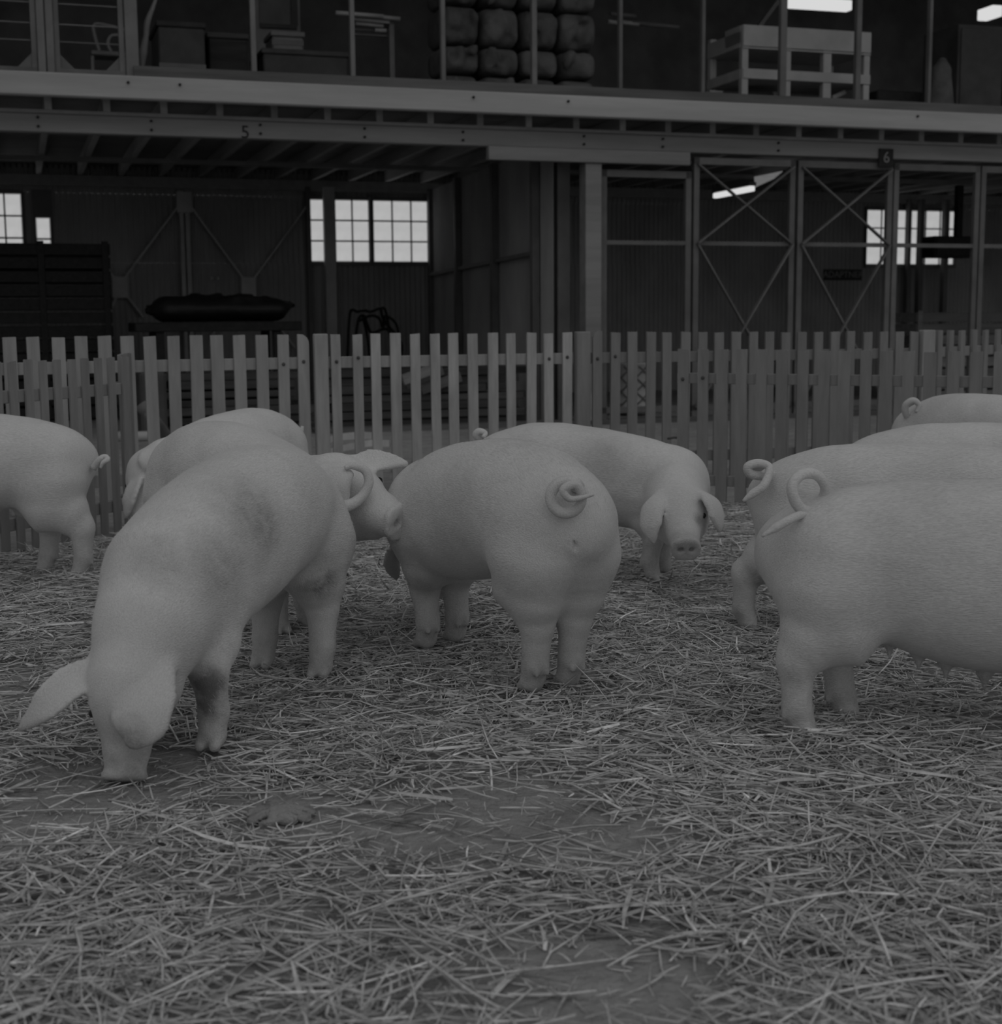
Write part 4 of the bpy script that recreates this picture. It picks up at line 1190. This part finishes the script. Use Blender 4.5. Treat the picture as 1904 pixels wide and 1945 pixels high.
# --- foreground pig eating, head down at the left
pig('pale pig in the left foreground with its snout in the straw', (-.855, 4.55), -104, 1.05, stretch=1.1,
    feet={'HL': (-.634, 4.88), 'HR': (-.86, 5.04), 'FL': (-.849, 4.06), 'FR': (-1.05, 4.13)},
    head=(P(250, 1308, 3.86), P(233, 1484, 3.765), (0, -1, .25)),
    ears=[([P(178, 1283, 3.88), P(135, 1305, 3.83), P(90, 1347, 3.80), P(42, 1388, 3.80)], (.032, .042, .036, .010), (.1, -.8, .6), 7),
          ([P(292, 1278, 3.83), P(277, 1325, 3.735), P(262, 1385, 3.68), P(252, 1420, 3.68)], (.05, .066, .06, .02), (-.15, -1, .15), -3)],
    tail=([P(650, 968, 5.12), P(672, 960, 5.15), P(692, 942, 5.17), P(701, 918, 5.18), P(693, 897, 5.18), P(670, 889, 5.17), P(655, 893, 5.16)], [.024, .02, .018, .016, .008]),
    drop=.10, rear=.085, h=.008, arch=.035, stains_shade=[(P(490, 975, 4.6), .15, .62), (P(515, 1000, 4.6), .10, .8), (P(440, 1085, 4.35), .13, .55), (P(300, 1060, 4.15), .08, .4), (P(385, 1345, 4.05), .08, 1.3), (P(395, 1320, 4.05), .07, 1.3), (P(620, 1115, 4.8), .10, .9), (P(230, 1420, 3.70), .07, .9), (P(235, 1475, 3.72), .05, .9)],  # nose-bridge spot is painted ear shade; snout tip, flank and legs are dirt
    hair=19000)
# --- centre pig seen from behind
pig('plump pale pig in the centre seen from behind with a curled tail', (-.037, 5.03), 120, 1.05,
    feet={'HL': (.0993, 4.66), 'HR': (.222, 4.72), 'FL': (-.2875, 5.32), 'FR': (-.18, 5.43)},
    head=((-.25, 5.86, .28), (-.29, 6.05, .11), (-.5, .5, .7)),
    tail=([P(1098, 930, 4.62)] + [P(1076 + 30 * math.cos(t), 950 - 30 * math.sin(t), 4.445 - .008 * i) for i, t in enumerate(np.linspace(.9, 6.6, 9))] + [P(1092, 925, 4.37), P(1070, 935, 4.36), P(1082, 952, 4.36), P(1105, 950, 4.36), P(1128, 944, 4.36)], [.024, .019, .018, .017, .015, .012, .005]),
    drop=.08, h=.009, arch=.03, vulva=P(1089, 1022, 4.455), hair=19000, stains_shade=[(P(805, 1130, 5.3), .08, .5)])
# --- right foreground pig
pig('large pale sow at the right edge nearest the camera with a ring tail', (1.39, 4.15), -5, 1.0,
    feet={'HR': (.885, 4.09), 'HL': (1.055, 4.27)}, belly=.10, arch=-.01,
    tail=([P(1550, 985, 4.16), P(1522, 972, 4.10), P(1508, 950, 4.08), P(1506, 926, 4.08), P(1520, 909, 4.09), P(1541, 904, 4.11), P(1560, 915, 4.13), P(1567, 938, 4.16), P(1550, 968, 4.16), P(1505, 990, 4.05), P(1475, 1007, 4.03), P(1448, 1024, 4.02)], [.02, .017, .016, .016, .016, .016, .015, .014, .012, .013, .014, .004]),
    teats=[P(1690, 1240, 4.2), P(1745, 1266, 4.2), P(1797, 1284, 4.2), P(1870, 1303, 4.2)], h=.009, hair=19000, stains_shade=[(P(1520, 1300, 4.0), .06, .5)])
# --- second pig at the right
pig('pale pig behind the right foreground sow with a looped tail tip', (1.58, 5.45), -14, .98, feet={'HR': (.975, 5.56)},
    tail=([P(1478, 905, 5.5), P(1450, 908, 5.46), P(1426, 904, 5.44), P(1421, 890, 5.43), P(1442, 884, 5.43), P(1462, 893, 5.42), P(1452, 925, 5.38), P(1430, 942, 5.38), P(1412, 956, 5.38)], [.018, .018, .018, .017, .017, .016, .017, .017, .006]),
    h=.012, hair=12000, stains_shade=[(P(1440, 1110, 5.5), .07, .7)])
pig('pale pig third from the front in the row at the right', (2.14, 6.42), -8, .98, h=.014, hair=5000)
pig('rounded pale pig standing far right near the picket fence with raised tail', (2.68, 7.98), -62, 1.0, arch=.03,
    tail=([P(1735, 800, 8.3), P(1722, 790, 8.25), P(1721, 772, 8.22), P(1735, 763, 8.2), P(1746, 772, 8.2), P(1742, 786, 8.2)], [.022, .02, .018, .014]), h=.015)
pig('pale pig cut by the right edge behind the rounded far pig', (3.66, 7.85), -20, 1.0, h=.016)
# --- far pig facing right, head turned to the camera
pig('pale pig behind the centre pig with its face turned to the camera', (.44, 6.92), -26, .96,
    feet={'FR': (.715, 6.68), 'FL': (.79, 6.85)},
    head=(P(1291, 978, 6.42), P(1303, 1034, 6.20), (0, -.35, .95)), headscale=1.12,
    ears=[([P(1256, 945, 6.40), P(1240, 965, 6.33), P(1234, 1000, 6.29), P(1242, 1032, 6.28)], (.032, .045, .043, .012), (-.6, -.8, .2), -3),
          ([P(1332, 943, 6.38), P(1354, 955, 6.33), P(1364, 982, 6.30), P(1367, 1010, 6.29)], (.03, .046, .044, .014), (.75, -.6, .2), -3)],
    tail=([P(930, 845, 7.2), P(915, 838, 7.2), P(904, 830, 7.18), P(910, 822, 7.17), P(922, 826, 7.17), P(918, 834, 7.15)], [.02, .018, .016, .01]), h=.009, stretch=1.08, drop=.09,
    stains_shade=[(P(1250, 1070, 6.6), .05, .6), (P(1335, 985, 6.27), .03, .9), (P(1300, 1035, 6.2), .10, .55), (P(1150, 860, 7), .12, .3), (P(1230, 900, 6.8), .1, .3)], hair=9000)
# --- left group
pig('pale pig in the left middle ground looking right past the eating pig', (-1.07, 5.95), -50, 1.06, drop=.10,
    head=(P(642, 945, 5.38), P(752, 980, 5.20), (-.05, -.2, 1)), headscale=1.10,
    ears=[([P(672, 898, 5.44), P(704, 884, 5.43), P(742, 882, 5.41), P(774, 886, 5.39)], (.035, .045, .028, .006), (.1, -.75, .6), 6),
          ([P(640, 895, 5.28), P(622, 905, 5.20), P(632, 935, 5.15), P(655, 962, 5.15)], (.05, .066, .06, .02), (-.3, -1, .2), -3)],
    h=.010, arch=.01, hair=9000)
pig('pale pig furthest back at the left with its head lowered by the fence', (-1.48, 7.68), 240, .98, drop=.10, arch=.02,
    head=(P(284, 905, 7.32), P(258, 985, 7.18), (-.3, -.5, .8)),
    ears=[([P(303, 872, 7.32), P(290, 864, 7.25), P(280, 878, 7.2), P(277, 894, 7.18)], (.03, .045, .04, .012), (-.3, -.8, .4), 3),
          ([P(272, 905, 7.25), P(258, 925, 7.17), P(247, 955, 7.13), P(239, 984, 7.13)], (.03, .045, .042, .012), (-.6, -.7, .3), 3)],
    tail=([P(540, 830, 8.2), P(562, 832, 8.12), P(572, 822, 8.1), P(575, 812, 8.1)], [.02, .018, .014, .008]), h=.014)
pig('pale pig at the left edge walking out of the photo', (-2.63, 6.88), 193, 1.04,
    feet={'HL': (-2.05, 6.86), 'HR': (-2.27, 7.02)},
    tail=([P(178, 892, 6.92), P(190, 876, 6.9), P(200, 871, 6.9), P(205, 876, 6.88), P(196, 882, 6.87), P(191, 892, 6.87)], [.018, .016, .013, .012, .006]), h=.012, hair=9000, belly=.02)


# ================================================================== straw
def straw_material():
    m = bpy.data.materials.new('dry_straw'); m.use_nodes = True
    n = m.node_tree.nodes; l = m.node_tree.links; b = n['Principled BSDF']
    b.inputs['Roughness'].default_value = .55; b.inputs['Specular IOR Level'].default_value = .35
    at = n.new('ShaderNodeAttribute'); at.attribute_name = 'tone'
    tc = n.new('ShaderNodeTexCoord'); nz = n.new('ShaderNodeTexNoise'); nz.inputs['Scale'].default_value = 35; nz.inputs['Detail'].default_value = 3
    l.new(tc.outputs['Object'], nz.inputs['Vector'])
    mr = n.new('ShaderNodeMapRange'); mr.inputs['From Min'].default_value = .3; mr.inputs['From Max'].default_value = .7; mr.inputs['To Min'].default_value = .75; mr.inputs['To Max'].default_value = 1.2
    l.new(nz.outputs['Fac'], mr.inputs['Value'])
    mu = n.new('ShaderNodeMath'); mu.operation = 'MULTIPLY'; l.new(at.outputs['Fac'], mu.inputs[0]); l.new(mr.outputs[0], mu.inputs[1])
    l.new(mu.outputs[0], b.inputs['Base Color'])
    return m
M_straw = straw_material()

def straw_layer(name, label, n, Y0, Y1, lens, widths, lift, seed, tone=(.16, .5), dens_pow=1.0, tube=False, upright=.07, floor_d=.06, K=4):
    r = np.random.default_rng(seed)
    X = []; Yy = []
    while sum(map(len, X)) < n:
        y = np.sqrt(r.uniform(Y0 ** 2, Y1 ** 2, n)); x = r.uniform(-1, 1, n) * (.40 * y + 1.15)
        d = .25 + .95 * vnoise(x, y, 1.1, 21) * 1.0 + .5 * (vnoise(x, y, 3.3, 22) - .5)
        for (bx, by, br, amt) in BARE:
            d -= amt * np.exp(-(((x - bx) / br) ** 2 + ((y - by) / (br * 1.3)) ** 2))
        for (bx, by, br, amt) in THICK:
            d += amt * np.exp(-(((x - bx) / br) ** 2 + ((y - by) / br) ** 2))
        lim = np.where(x > .7, 9.75 - .32 * np.clip(x - 1.2, 0, 3), np.where(x < -1.9, 8.5 + 1.75 * (x + 2.2), 9.1))
        d = np.maximum(d, floor_d)
        d *= np.clip((lim - y) / .35, 0, 1)
        ok = r.random(n) < np.clip(d, 0, 1.25) / 1.25
        X.append(x[ok]); Yy.append(y[ok])
    x = np.concatenate(X)[:n]; y = np.concatenate(Yy)[:n]
    th = (.010 + .05 * np.clip(vnoise(x, y, 1.9, 31) - .25, 0, 1) + .02 * np.clip(vnoise(x, y, 6, 32) - .4, 0, 1))
    for (bx, by, br, amt) in THICK: th += .018 * amt * np.exp(-(((x - bx) / br) ** 2 + ((y - by) / br) ** 2))
    for (bx, by, br, amt) in BARE: th *= 1 - .8 * min(1, amt) * np.exp(-(((x - bx) / br) ** 2 + ((y - by) / (br * 1.3)) ** 2))
    z = ground_h(x, y) + .004 + th * r.random(n) ** .8
    flow = 6.3 * vnoise(x, y, .9, 41)
    a = flow + r.normal(0, 1.35, n)
    ln = r.uniform(lens[0], lens[1], n) * r.uniform(.6, 1.0, n); wd = r.uniform(widths[0], widths[1], n)
    pitch = r.normal(0, upright, n) + np.where(r.random(n) < .06, r.uniform(.15, .55, n), 0) * lift
    dirv = np.stack([np.cos(a) * np.cos(pitch), np.sin(a) * np.cos(pitch), np.sin(pitch)], 1)
    sidev = np.stack([-np.sin(a), np.cos(a), np.zeros(n)], 1)
    ts = np.linspace(-.5, .5, K)
    c = np.stack([x, y, z], 1)
    kink = np.where(r.random(n) < .22, r.normal(0, .8, n), r.normal(0, .16, n)); bow = r.normal(.0, .10, n)
    kp = r.uniform(-.3, .3, n)
    roll = r.uniform(-.7, .7, n)
    pts = np.zeros((n, K, 3))
    for i, t in enumerate(ts):
        off = np.maximum(t - kp, 0) * kink
        pts[:, i] = c + dirv * (t * ln)[:, None] + sidev * (off * ln)[:, None] + np.array([0, 0, 1.0]) * ((bow * (t * t - .12) * ln) + np.abs(t) * 0)[:, None]
    gz = ground_h(pts[..., 0], pts[..., 1]) + .003
    pts[..., 2] = np.maximum(pts[..., 2], gz + r.random((n, 1)) * .004)
    up = np.array([0, 0, 1.0]) * np.cos(roll)[:, None] + sidev * np.sin(roll)[:, None]
    sd = sidev * np.cos(roll)[:, None] - np.array([0, 0, 1.0]) * np.sin(roll)[:, None]
    tone_v = r.uniform(tone[0], tone[1], n) * np.where(r.random(n) < .10, 1.45, 1.0)
    if tube:
        M = 4; rad = wd[:, None] / 2 * np.ones((1, K))
        V = np.zeros((n, K, M, 3))
        for j in range(M):
            ang = 2 * math.pi * j / M
            V[:, :, j] = pts + (sd * math.cos(ang))[:, None, :] * rad[..., None] + (up * math.sin(ang))[:, None, :] * rad[..., None]
        base = (np.arange(n) * K * M)[:, None]
        F = []
        for i in range(K - 1):
            for j in range(M):
                F.append(base + np.array([i * M + j, i * M + (j + 1) % M, (i + 1) * M + (j + 1) % M, (i + 1) * M + j]))
        F.append(base + np.array([3, 2, 1, 0])); F.append(base + np.array([(K - 1) * M + j for j in range(4)]))
        F = np.concatenate(F); V = V.reshape(-1, 3); per = K * M
    else:
        taper = np.interp(np.linspace(0, 1, K), (0, .25, .75, 1), (.7, 1, .9, .35))
        hw = wd[:, None] / 2 * taper[None]
        V = np.stack([pts - sd[:, None] * hw[..., None] + up[:, None] * (hw * .35)[..., None], pts, pts + sd[:, None] * hw[..., None] + up[:, None] * (hw * .35)[..., None]], 2)
        base = (np.arange(n) * K * 3)[:, None]
        F = []
        for i in range(K - 1):
            for j in range(2):
                F.append(base + np.array([i * 3 + j, i * 3 + j + 1, (i + 1) * 3 + j + 1, (i + 1) * 3 + j]))
        F = np.concatenate(F); V = V.reshape(-1, 3); per = K * 3
    me = mesh_np(V, F, name, M_straw, False)
    A = me.attributes.new('tone', 'FLOAT', 'POINT'); A.data.foreach_set('value', np.repeat(tone_v, per).astype(np.float32))
    o = bpy.data.objects.new(name, me); link(o, Matrix.Identity(4)); tag(o, label, 'straw', kind='stuff')

def gxy(px, py): p = G(px, py); return float(p[0]), float(p[1])
BARE = [(*gxy(110, 1530), .30, .85), (*gxy(400, 1445), .12, .8), (*gxy(600, 1290), .10, .5), (*gxy(300, 1440), .14, .9), (*gxy(1090, 1890), .20, 1.0), (*gxy(930, 1600), .20, .6), (*gxy(560, 1540), .18, .6), (*gxy(500, 1740), .2, .5), (*gxy(480, 1910), .15, .6), (*gxy(640, 1380), .2, .5), (*gxy(1230, 1600), .15, .7), (*gxy(1240, 1850), .16, .9)]
THICK = [(*gxy(1650, 1440), .35, .6), (*gxy(1500, 1750), .6, .6), (*gxy(1250, 1350), .5, .5), (*gxy(800, 1450), .3, .3), (*gxy(150, 1750), .35, .3)]
straw_layer('straw_bed', 'fine trodden straw litter covering the pen floor', 77000, 2.0, 9.9, (.06, .20), (.0027, .0058), 1.2, 51, (.32, .66))
straw_layer('chaff', 'short broken chaff scattered over the pen floor', 38000, 2.0, 9.9, (.02, .07), (.002, .005), .8, 52, (.3, .66), floor_d=.6, K=3)
straw_layer('straw_stalks', 'longer loose straw stalks lying over the litter', 16000, 2.0, 9.6, (.14, .42), (.0034, .0066), 1.0, 53, (.38, .8), tube=True, upright=.06)
straw_layer('straw_leaves', 'wide flat straw leaves mixed into the litter', 15000, 2.0, 9.6, (.07, .26), (.0055, .0115), 1.3, 54, (.34, .62), upright=.09)
def clod():
    f = SDF((-.12, -.1, -.03), (.12, .1, .09), .008); r = random.Random(8)
    for _ in range(70):
        a_ = r.uniform(0, 6.28); q_ = r.random() ** .6
        p = np.array([.085 * q_ * math.cos(a_), .06 * q_ * math.sin(a_), .022 * (1 - q_)]); f.cone(p, p + np.array([r.uniform(-.012, .012), r.uniform(-.012, .012), .004]), r.uniform(.008, .016), .008, .004)
    V, Q = f.mesh(1); o = bpy.data.objects.new('dirt_clod', mesh_np(V, Q, 'dirt_clod', M_floor, True)); link(o, LR(G(530, 1555) + ZV * .005)); tag(o, 'crumbly dirt clod on the bare patch before the eating pig', 'clod')
clod()
